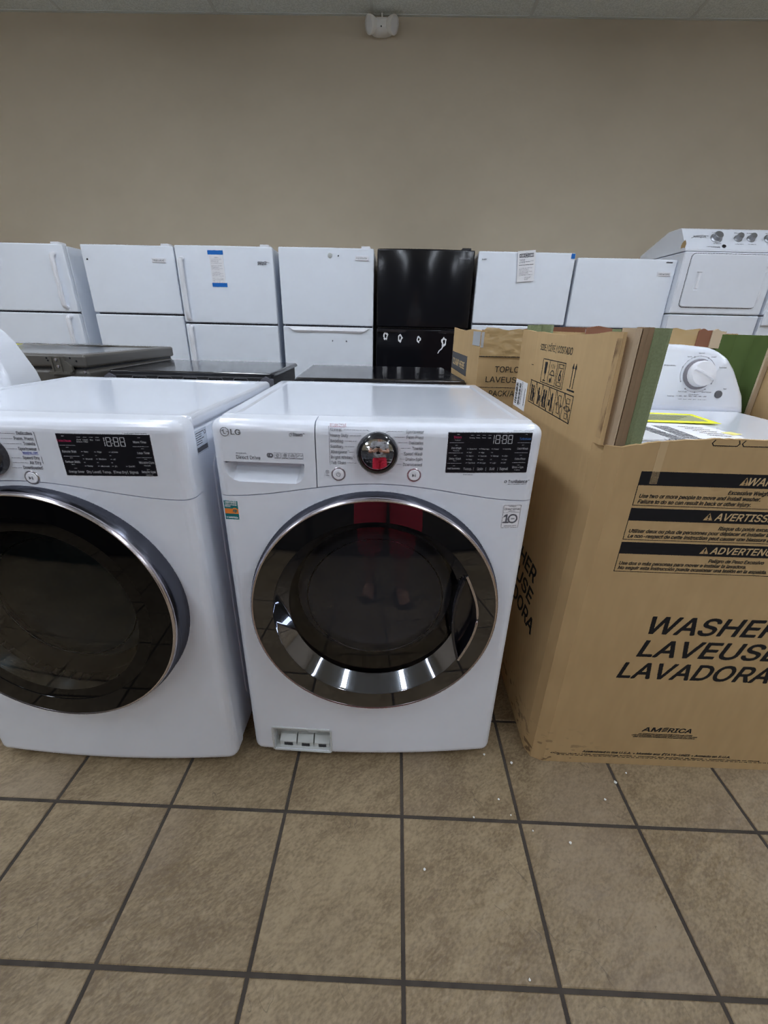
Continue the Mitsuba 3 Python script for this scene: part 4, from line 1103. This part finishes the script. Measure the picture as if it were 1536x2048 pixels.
b.add('corner_post', slab([(1.060, 1.535), (1.060, 1.548), (1.165, 1.548), (1.165, 1.440), (1.156, 1.440), (1.146, 1.50), (1.110, 1.528)], .03, 1.162), GREEND, 25, label='dark green corner post at the back right')
b.add('corner_post_edge', slab([(1.152, 1.432), (1.152, 1.440), (1.166, 1.440), (1.166, 1.432)], .03, 1.163), TANL, 25)
b.add('sticking_tape', box(.5425, .5585, BY0 - .0006, BY0 + .001, .870, .9615), CARDF, False, parent=fk, label='pale strip of tape on the front')

# print on the front
d, L = Draw(), Draw()
XR = 1.128
for z1, z0, zb, word, wx, tri in ((.8975, .8670, .8200, 'WARNING', .7465, .731), (.8140, .7845, .7370, 'AVERTISSEMENT', .7045, .682), (.7310, .7015, .6540, 'ADVERTENCIA', .7220, .7005)):
    cx = tri
    bar = sg.box(.5205, z0, XR, z1).difference(sg.Polygon([(cx - .0015, z0 + .0055), (cx + .0195, z0 + .0055), (cx + .0095, z1 - .0055)]))
    d.poly(bar).frame(.5205, zb, XR, z0 + .001, .0011)
    d.rect(cx + .0080, z0 + .0110, cx + .0108, z1 - .0105).rect(cx + .0080, z0 + .0070, cx + .0108, z0 + .0090)
    L.text(word, .0165, wx, z0 + .0065, bold=True, shear=.22)
for tx, x, z in (('Excessive Weight Hazard', .7135, .8515), ('Use two or more people to move and install washer.', .5300, .8385), ('Failure to do so can result in back or other injury.', .5300, .8255), ('Risque du poids excessif', .7215, .7675), ('Utiliser deux ou plus de personnes pour déplacer et installer la laveuse.', .5295, .7550), ('Le non-respect de cette instruction peut causer une blessure au dos.', .5295, .7425), ('Peligro de Peso Excesivo', .7265, .6850), ('Use dos o más personas para mover e instalar la lavadora.', .5280, .6725), ('No seguir esta instrucción puede ocasionar una lesión en la espalda.', .5280, .6605)):
    d.text(tx, .0085, x, z, bold=True, shear=.2, sx=.90)
d.text('WASHER', .0500, .6455, .4790, bold=True, shear=.25, w=.325).text('LAVEUSE', .0500, .6370, .4060, bold=True, shear=.25, w=.350).text('LAVADORA', .0500, .6040, .3330, bold=True, shear=.25, w=.390)
d.text('AM', .0155, .7220, .1385, bold=True, shear=.25, w=.050).text('RICA', .0155, .7930, .1385, bold=True, shear=.25, w=.066)
for k in range(3): d.line([(.7760 - .0012 * k + .003, .1525 - k * .0058), (.7905 - .0012 * k + .003, .1550 - k * .0058)], .0030)
for k, (tx, x, w_) in enumerate((('AN AMERICAN COMPANY FOR OVER 100 YEARS', .716, .150), ('UNE COMPAGNIE AMÉRICAINE DEPUIS PLUS DE 100 ANS', .699, .182), ('UNA COMPAÑÍA AMERICANA POR MÁS DE 100 AÑOS', .704, .172))):
    d.text(tx, .0038, x, .1265 - k * .0058, bold=True, shear=.25, w=w_)
d.text('Assembled in the U.S.A. • Montée aux ÉTATS-UNIS • Armado en E.U.A.', .0080, .5760, .0440, bold=True, shear=.25, w=.424)
for k in range(46): d.line([(.505 + k * .0135, .0300), (.5135 + k * .0135, .0300)], .0018)
d.text('Cut on line : Use unpacking knife • Couper en suivant la ligne • Cortar sobre la línea', .0036, .487, .0345, bold=True, shear=.2, w=.60)
for x0_, x1_ in ((.645, .700), (.705, .765), (.770, .83), (.835, .895)):
    d.line([(x0_ + .005, .9680), (x0_, .9610), (x0_ + .004, .9560), (x1_ - .004, .9560), (x1_, .9610), (x1_ - .003, .9680)], .0016)
b.add('lettering', d.mesh((0, BY0 - .0002, 0)), INKB, False, parent=fk, kind='stuff')
b.add('bar_lettering', L.mesh((0, BY0 - .0007, 0)), CARDF, False, parent=fk, kind='stuff')

# print on the left wall (drawing x = -y)
d = Draw()
d.text('SIDE / CÔTÉ / COSTADO', .0165, -1.348, 1.1085, w=.246)
x0_, x1_, z0_, z1_ = -1.304, -1.127, 1.0230, 1.0880
d.frame(x0_, z0_, x1_, z1_, .0020).line([(x0_ + .059, z0_), (x0_ + .059, z1_)], .0018).line([(x0_ + .118, z0_), (x0_ + .118, z1_)], .0018)
c = x0_ + .030
d.poly(sg.Polygon([(c - .010, z1_ - .008), (c + .010, z1_ - .008), (c + .008, z1_ - .036), (c, z1_ - .043), (c - .008, z1_ - .036)])).line([(c, z1_ - .042), (c, z0_ + .008)], .0022).line([(c - .011, z0_ + .007), (c + .011, z0_ + .007)], .0028)
c = x0_ + .088
for k in range(3): d.line([(c - .012 + k * .012, z1_ - .010), (c - .014 + k * .012, z1_ - .020)], .0022)
d.line([(c - .018, z1_ - .038), (c - .010, z1_ - .029), (c, z1_ - .026), (c + .010, z1_ - .029), (c + .018, z1_ - .038), (c - .018, z1_ - .038)], .0024).line([(c, z1_ - .038), (c, z0_ + .012), (c + .005, z0_ + .008)], .0024).rect(c - .014, z0_ + .007, c - .004, z0_ + .018)
c = x0_ + .147
d.frame(c - .020, z0_ + .005, c + .020, z1_ - .005, .0016).frame(c - .013, z1_ - .016, c + .013, z1_ - .005, .0016).frame(c - .013, z0_ + .005, c + .013, z0_ + .016, .0016).text('6', .026, c - .008, z0_ + .019, bold=True)
x0_, x1_, z0_, z1_ = -1.390, -1.043, .9530, 1.0200
d.frame(x0_, z0_, x1_, z1_, .0022)
for k in range(1, 6): d.line([(x0_ + k * .0578, z0_), (x0_ + k * .0578, z1_)], .0018)
for k in range(4):
    c = x0_ + .0289 + k * .0578
    for dx_ in ((-.008, .009) if k % 2 == 0 else (.004,)):
        d.poly(circle(c + dx_, z0_ + .050, .0048, 8))
        d.poly(sg.Polygon([(c + dx_ - .006, z0_ + .045), (c + dx_ + .006, z0_ + .045), (c + dx_ + .004, z0_ + .022), (c + dx_ + .007, z0_ + .006), (c + dx_ + .002, z0_ + .006), (c + dx_, z0_ + .020), (c + dx_ - .003, z0_ + .006), (c + dx_ - .007, z0_ + .006), (c + dx_ - .004, z0_ + .022)]))
    d.rect(c + (.012 if k < 2 else -.020), z0_ + .018, c + (.022 if k < 2 else -.008), z0_ + .034)
    d.line([(x0_ + k * .0578, z1_), (x0_ + (k + 1) * .0578, z0_)], .0020)
for k in (4, 5):
    c = x0_ + .0289 + k * .0578
    d.line([(x0_ + k * .0578, z1_), (x0_ + (k + 1) * .0578, z0_)], .0020)
    if k == 4: d.frame(c - .008, z0_ + .010, c + .012, z0_ + .056, .0016)
    else:
        for q in range(3): d.frame(c - .008, z0_ + .008 + q * .018, c + .012, z0_ + .021 + q * .018, .0014)
    d.poly(sg.Polygon([(c - .022, z0_ + .032), (c - .012, z0_ + .037), (c - .012, z0_ + .027)])).poly(sg.Polygon([(c + .024, z0_ + .032), (c + .015, z0_ + .037), (c + .015, z0_ + .027)]))
for x in (-1.078, -1.062):
    d.line([(x, 1.034), (x, 1.082)], .0030).poly(sg.Polygon([(x - .0060, 1.079), (x + .0060, 1.079), (x, 1.091)]))
d.line([(-1.093, 1.0290), (-1.047, 1.0290)], .0038)
d.text('WASHER', .0500, -1.058, .4780, 'r', bold=True, shear=.25, w=.352).text('LAVEUSE', .0500, -1.050, .4050, 'r', bold=True, shear=.25, w=.378).text('LAVADORA', .0500, -1.014, .3320, 'r', bold=True, shear=.25, w=.418)
b.add('lettering', d.mesh((BX0 - .0002, 0, 0), (0, -1, 0), (0, 0, 1)), INKB, False, parent=lk, kind='stuff')
b.add('barcode_label', box(BX0 - .0006, BX0 + .001, 1.420, 1.600 - .042, .915, 1.004), PAPER, False, parent=lk, label='white barcode label')
b.add('tape_mark', box(BX0 - .0007, BX0 + .001, 1.395, 1.412, 1.062, 1.0635), INKB, False, parent=lk)
d = Draw()
rr = random.Random(11)
for row, h in ((-1.548, .026), (-1.508, .020)):
    z = .925
    while z < .995:
        w_ = rr.choice((.0016, .0028, .0042)); d.rect(row, z, row + h, z + w_); z += w_ + rr.choice((.0014, .0026))
for q in range(3): d.text('FTW', .008, -1.470, .930 + q * .024, rot=math.pi / 2, bold=True)
d.line([(-1.437, .93), (-1.437, .985)], .003)
b.add('label_print', d.mesh((BX0 - .0007, 0, 0), (0, -1, 0), (0, 0, 1)), INKB, False, parent=lk, kind='stuff')

# second box, with the TOPLOAD print, and a third behind
b2 = Thing('top_load_box', 'brown cardboard box printed TOPLOAD LAVEUSE with torn taped top, behind the large box', 'cardboard box', (.322, 1.765, 0), .020)
W2, D2 = .70, .72
fk = b2.add('front_wall', wall_panel([(0, 0), (W2, 0), (W2, 1.148), (.30, 1.150), (0, 1.152)], 'y', 0), CARD, False)
lk = b2.add('left_wall', wall_panel([(0, 0), (D2, 0), (D2, 1.162), (.55, 1.155), (.38, 1.150), (.2, 1.158), (0, 1.154)], 'x', 0), CARD, False)
b2.add('right_wall', wall_panel([(0, 0), (D2, 0), (D2, 1.15), (0, 1.15)], 'x', W2 - TH), CARD, False)
b2.add('back_wall', wall_panel([(0, 0), (W2, 0), (W2, 1.178), (.45, 1.176), (.30, 1.15), (0, 1.150)], 'y', D2 - TH), REDB, False, label='red-brown back flap edge')
fl_ = [(.004, 1.06), (.34, 1.055), (.335, 1.135), (.30, 1.145), (.26, 1.138), (.22, 1.152), (.18, 1.160), (.14, 1.163), (.10, 1.157), (.06, 1.164), (.02, 1.166), (.002, 1.150)]
b2.add('torn_tape', wall_panel(fl_, 'y', -.0035, .003), CARDT, False, parent=fk, label='wrinkled brown tape with a torn upper edge')
b2.add('silver_tape', box(-.0022, .001, .004, .150, 1.098, 1.150), mat('tape_silver', (.52, .54, .56), .3, .5, metallic=.4), False, parent=lk, label='strip of silver tape at the corner')
b2.add('silver_tape', box(.002, .012, -.0050, .001, 1.094, 1.149), 'tape_silver', False, parent=fk)
d = Draw()
d.line([(.000, 1.0620), (W2, 1.0620)], .0026).line([(.0, .9460), (W2, .9460)], .0022)
d.text('TOPLOAD', .0215, .068, 1.005, w=.135).text('LAVEUSE', .0215, .036, .9660, w=.140).text('PACK/ACK', .0215, .055, .9130, w=.140)
b2.add('lettering', d.mesh((0, -.0042, 0)), INKB, False, parent=fk, kind='stuff')
lp = b2.add('print_panel', box(-.0012, .001, .250, .80 - .09, .960, 1.045), mat('print_charcoal', (.045, .043, .045), .5), False, parent=lk, label='dark printed band with pale letters')
d = Draw().text('CLAMP HERE', .030, -.665, .985, bold=True, w=.36)
b2.add('band_lettering', d.mesh((-.0013, 0, 0), (0, -1, 0), (0, 0, 1)), CARDF, False, parent=lk, kind='stuff')
for k in range(3):
    b2.add('corner_post', slab([(.012 + .012 * k, .01), (.03 + .012 * k, .01), (.03 + .012 * k, .05), (.012 + .012 * k, .05)], .05, 1.157), REDB, 20)
b3 = Thing('carton', 'brown cardboard carton behind the washer box at the right, its open flaps just showing', 'cardboard box', (1.05, 1.74, 0))
for nm, m in (('front_wall', wall_panel([(0, 0), (.72, 0), (.72, 1.160), (.45, 1.163), (.44, 1.172), (.36, 1.172), (.35, 1.160), (0, 1.166)], 'y', 0)), ('left_wall', wall_panel([(0, 0), (.7, 0), (.7, 1.16), (0, 1.16)], 'x', 0)), ('right_wall', wall_panel([(0, 0), (.7, 0), (.7, 1.16), (0, 1.16)], 'x', .72 - TH)), ('back_wall', wall_panel([(0, 0), (.72, 0), (.72, 1.165), (0, 1.165)], 'y', .7 - TH))):
    b3.add(nm, m, CARD, False)

# ------------------------------------------------------------------ emergency light on the wall
e_ = Thing('emergency_light', 'white twin-head emergency light on the back wall just under the ceiling', 'emergency light', (-.196, ROOM_Y1, 3.272))
prof = [(-.098, .035), (-.100, .0), (-.088, -.038), (-.062, -.062), (-.03, -.072), (.03, -.072), (.062, -.062), (.088, -.038), (.100, .0), (.098, .035), (.07, .055), (.035, .064), (-.035, .064), (-.07, .055)]
prof = [(x, (z - .064) * .72 + .064) for x, z in prof]
pts = []
for k in range(5):
    a = k / 4 * math.pi / 2
    q = sg.Polygon(prof).buffer(-.035 * (1 - math.sin(a)))
    pts += [(x, -.085 + .055 * (1 - math.cos(a)), z) for x, z in q.exterior.coords]
pts += [(x, 0, z) for x, z in prof]
e_.add('housing', hullpts(pts), EMLW, 40)
e_.add('test_button', move(lathe([(.0045, .002), (.0045, -.002), (0, -.002)], 16), (-.003, -.083, -.004)), INKB, 35)
for s in (-1, 1):
    hd = lathe([(0, .045), (.030, .040), (.046, .010), (.050, -.012), (.048, -.017), (.043, -.017)], 40)
    ln = lathe([(.0435, -.014), (.038, -.017), (0, -.019)], 40)
    Mh = trimesh.transformations.concatenate_matrices(trimesh.transformations.translation_matrix((s * .084, -.070, .012)), trimesh.transformations.rotation_matrix(s * 1.0, (0, 0, 1)), trimesh.transformations.rotation_matrix(.3, (1, 0, 0)))
    hd.apply_scale(1.12); ln.apply_scale(1.12); hd.apply_transform(Mh); ln.apply_transform(Mh)
    k = e_.add('lamp_head', hd, EMLW, 40)
    e_.add('lamp_lens', ln, LENS, 40, parent=k)
e_.add('conduit', box(-.004, .006, -.05, -.035, .06, .088), EMLW, False)

# ------------------------------------------------------------------ packing crumbs on the floor
CRUMB = mat('crumb_material', (.75, .74, .70), .8, .1)
crumbs = [(.300, .868, .003), (.375, .845, .0035), (.655, .800, .004), (.605, .752, .003), (.315, .740, .003), (.338, .700, .0025), (.240, .690, .0025), (.470, .640, .003), (.105, .570, .0025), (.30, .395, .0022), (.385, .665, .0022), (.70, .83, .003)]
for i, (x, y, r_) in enumerate(crumbs):
    m = trimesh.creation.icosphere(subdivisions=1, radius=r_)
    v = np.array(m.vertices); v *= (1 + .35 * np.sin(v[:, [1, 2, 0]] * 900 + i)); v[:, 2] *= .6; m.vertices = v
    t = Thing('foam_crumb', 'tiny white foam crumb on the floor tiles before the machines', 'packing crumb', (x, y, -float(v[:, 2].min())), 0, 'foam crumbs on the floor')
    t.one(m, CRUMB, False)

# ------------------------------------------------------------------ the photographer, seen in the dial and the door glass


def ball(c, r, n=14):
    s = m3.Manifold.sphere(1.0, n)
    r = np.broadcast_to(np.asarray(r, float), 3)
    return s.scale([float(q) for q in r]).translate([float(q) for q in c])


def bone(a, b, ra, rb):
    return m3.Manifold.batch_hull([ball(a, ra), ball(b, rb)])


def chain(pts, rs):
    return m3.Manifold.batch_boolean([bone(pts[i], pts[i + 1], rs[i], rs[i + 1]) for i in range(len(pts) - 1)], m3.OpType.Add)


def union(parts):
    return m3.Manifold.batch_boolean(parts, m3.OpType.Add)


def soft(m, step, n=8):
    t = to_tm(m.refine_to_length(step)); t.merge_vertices()
    return trimesh.smoothing.filter_taubin(t, lamb=.5, nu=.53, iterations=n)


def person():
    t = Thing('person', 'person in grey T-shirt and red shorts holding a phone, reflected in the washer door', 'person', (0.075, 0, 0))
    HX = -.063
    X = lambda s, p: (s * p[0], p[1], p[2])
    body, shirt, shorts = [], [], []
    hips, belly, chest, neck = (0, -.36, .93), (0, -.355, 1.10), (0, -.375, 1.30), (0, -.375, 1.46)
    body += [m3.Manifold.batch_hull([ball(hips, (.155, .10, .09)), ball(belly, (.145, .105, .08))]), m3.Manifold.batch_hull([ball(belly, (.145, .105, .08)), ball(chest, (.165, .105, .10))]),
             m3.Manifold.batch_hull([ball(chest, (.16, .10, .10)), ball((0, -.38, 1.405), (.155, .07, .04))]), bone((0, -.375, 1.42), (0, -.35, 1.53), .058, .054)]
    # head with face, looking down at the phone
    hc = np.array((0, -.325, 1.615))
    body += [ball(hc + (0, -.012, .02), (.074, .092, .092), 24), m3.Manifold.batch_hull([ball(hc + (0, .03, -.02), (.062, .05, .06)), ball(hc + (0, .045, -.085), (.034, .028, .026))]),
             m3.Manifold.batch_hull([ball(hc + (0, .088, .012), .010), ball(hc + (0, .106, -.030), .013), ball(hc + (0, .085, -.034), (.019, .012, .010))]),
             ball(hc + (0, .083, -.062), (.024, .010, .009))]
    for s in (-1, 1):
        body += [ball(hc + (s * .075, -.01, -.005), (.011, .020, .032)), ball(hc + (s * .030, .074, .028), (.022, .012, .008))]
        sh, el, wr_ = X(s, (.185, -.385, 1.40)), (s * .255 + HX * .35, -.300, 1.135), (s * .088 + HX, -.085, 1.108)
        body.append(chain([X(s, (.10, -.385, 1.41)), sh, el], [.055, .056, .041])); body.append(bone(el, wr_, .042, .027))
        # hand round the lower half of the phone
        pc = np.array(X(s, (.058, -.058, 1.108))) + (HX, 0, 0)
        body.append(m3.Manifold.batch_hull([ball(wr_, .024), ball(pc + (s * .012, 0, .030), .013), ball(pc + (s * .012, .004, -.030), .013), ball(pc + (-s * .004, .010, 0), .014)]))
        for k in range(4):
            z = 1.142 - k * .0205; ln = (.92, 1.0, .95, .78)[k]
            p0, p1 = np.array(X(s, (.060, -.046, z))) + (HX, 0, 0), np.array(X(s, (.056, -.022 - .004 * k, z + .002))) + (HX, 0, 0)
            p2 = p1 + np.array((-s * .030 * ln, .006, .001)); p3 = p2 + np.array((-s * .020 * ln, -.001, 0))
            body.append(chain([p0, p1, p2, p3], [.0095, .0092, .0082, .0072]))
        body.append(chain([pc + (s * .008, -.010, .020), np.array(X(s, (.050, -.078, 1.135))) + (HX, 0, 0), np.array(X(s, (.030, -.070, 1.150))) + (HX, 0, 0)], [.0125, .0105, .0085]))
        # legs and feet
        hp, kn, an = X(s, (.092, -.35, .90)), X(s, (.100, -.265 + .02 * s, .50)), X(s, (.108, -.285 + .05 * s, .085))
        body += [bone(hp, kn, .082, .056), chain([kn, tuple(np.array(kn) * .62 + np.array(an) * .38 + (0, -.018, 0)), an], [.056, .054, .035])]
        ft = np.array((an[0], an[1], 0))
        body.append(m3.Manifold.batch_hull([ball(ft + (0, -.035, .045), .030), ball(ft + (0, 0, .075), .034), ball(ft + (s * .012, .125, .036), (.042, .03, .016)), ball(ft + (0, .06, .052), .030)]))
        for k in range(5):
            q = ft + (s * (-.022 + .0165 * k + .006), .150 - .009 * abs(k - .6), .033)
            body.append(bone(q, q + (0, .026 - .003 * k, -.003), .0115 - .001 * k, .0095 - .0008 * k))
        shirt.append(chain([X(s, (.10, -.385, 1.41)), sh, tuple(np.array(sh) * .45 + np.array(el) * .55)], [.068, .070, .064]))
        shorts.append(chain([hp, tuple(np.array(kn) + (s * .004, .0, 0)), tuple(np.array(kn) * .72 + np.array(an) * .28 + (s * .004, 0, 0))], [.108, .092, .088]))
        # sandal
        sole = sg.Polygon([(ft[0] - .040, ft[1] - .07), (ft[0] + .040, ft[1] - .07), (ft[0] + .052 + .006 * s, ft[1] + .10), (ft[0] + .040 + .006 * s, ft[1] + .175), (ft[0] - .032 + .006 * s, ft[1] + .185), (ft[0] - .048 + .006 * s, ft[1] + .10)]).buffer(.008)
        sk = t.add('sandal', slab(list(sole.exterior.coords), .0, .020), DARKL, 25)
        st = m3.Manifold.batch_hull([ball(ft + (s * .008, .085, .030), (.052, .020, .030)), ball(ft + (s * .006, .055, .040), (.048, .018, .034))])
        t.add('strap', soft(st, .02, 3), DARKL, 60, parent=sk)
        t.add('strap', soft(m3.Manifold.batch_hull([ball(ft + (0, -.03, .07), (.042, .020, .014)), ball(ft + (0, .02, .085), (.042, .020, .014))]), .02, 3), DARKL, 60, parent=sk)
    t.add('body', soft(union(body), .008, 6), SKIN, True)
    shirt += [m3.Manifold.batch_hull([ball((0, -.36, .99), (.180, .128, .03)), ball(belly, (.166, .124, .08)), ]), m3.Manifold.batch_hull([ball(belly, (.166, .124, .08)), ball(chest, (.184, .122, .10))]),
              m3.Manifold.batch_hull([ball(chest, (.18, .118, .10)), ball((0, -.385, 1.415), (.165, .078, .045))])]
    t.add('shirt', soft(union(shirt), .02, 8), SHIRT, True, label='grey short-sleeved T-shirt')
    shorts += [m3.Manifold.batch_hull([ball((0, -.36, 1.0), (.168, .118, .03)), ball((0, -.36, .90), (.180, .122, .08))])]
    t.add('shorts', soft(union(shorts), .02, 6), SHORTS, True, label='red knee-length shorts')
    hair = m3.Manifold.sphere(1.0, 32).scale([.081, .100, .098]).translate([float(q) for q in hc + (0, -.018, .026)]) - m3.Manifold.batch_hull([ball(hc + (0, .11, .01), .06), ball(hc + (0, .11, -.1), .08), ball(hc + (0, .0, -.13), .09)])
    t.add('hair', soft(hair, .015, 4), HAIR, True)
    for s in (-1, 1):
        t.add('eye', trimesh.creation.icosphere(subdivisions=2, radius=.011).apply_translation(hc + (s * .030, .071, .014)), PAPER, True)
    return t


person()
ph = Thing('phone', 'dark phone in the hands of the person reflected in the washing machine', 'phone')
m = rbox(-.0375, .0375, -.0775, .0775, -.0042, .0042, .004, 3)
K = np.eye(4); K[:3, 0] = RGT; K[:3, 1] = UPV; K[:3, 2] = FWD; K[:3, 3] = CAM - FWD * .014 - UPV * .058 + RGT * .012
m.apply_transform(K)
pk = ph.add('body', m, BLACKG, 30)
m = rbox(-.012, .012, -.02, .02, 0, .0015, .0007, 2); K2 = K.copy(); K2[:3, 3] = CAM - FWD * .0102 - UPV * .012; m.apply_transform(K2)
ph.add('camera_bump', m, BLACKM, 30, parent=pk)

# the aisle behind the photographer: a row of dark ranges, seen only as reflections
for k in range(7):
    t = cook_range('black kitchen range in the row behind the person, only a dark reflection', (-2.55 + k * .80, -1.75, 0), 0.0)
    labels[t.key]['group'] = 'dark ranges behind the person'
    t.add('oven_front', box(-.37, .37, .60, .632, .10, .90, .004), BLACKG, 20)
    t.add('oven_handle', tube([(-.30, .66, .80), (.30, .66, .80)], .010), 'chrome', 50)
    t.add('backguard', box(-.378, .378, .0, .06, .945, 1.12, .008), BLACKG, 20)
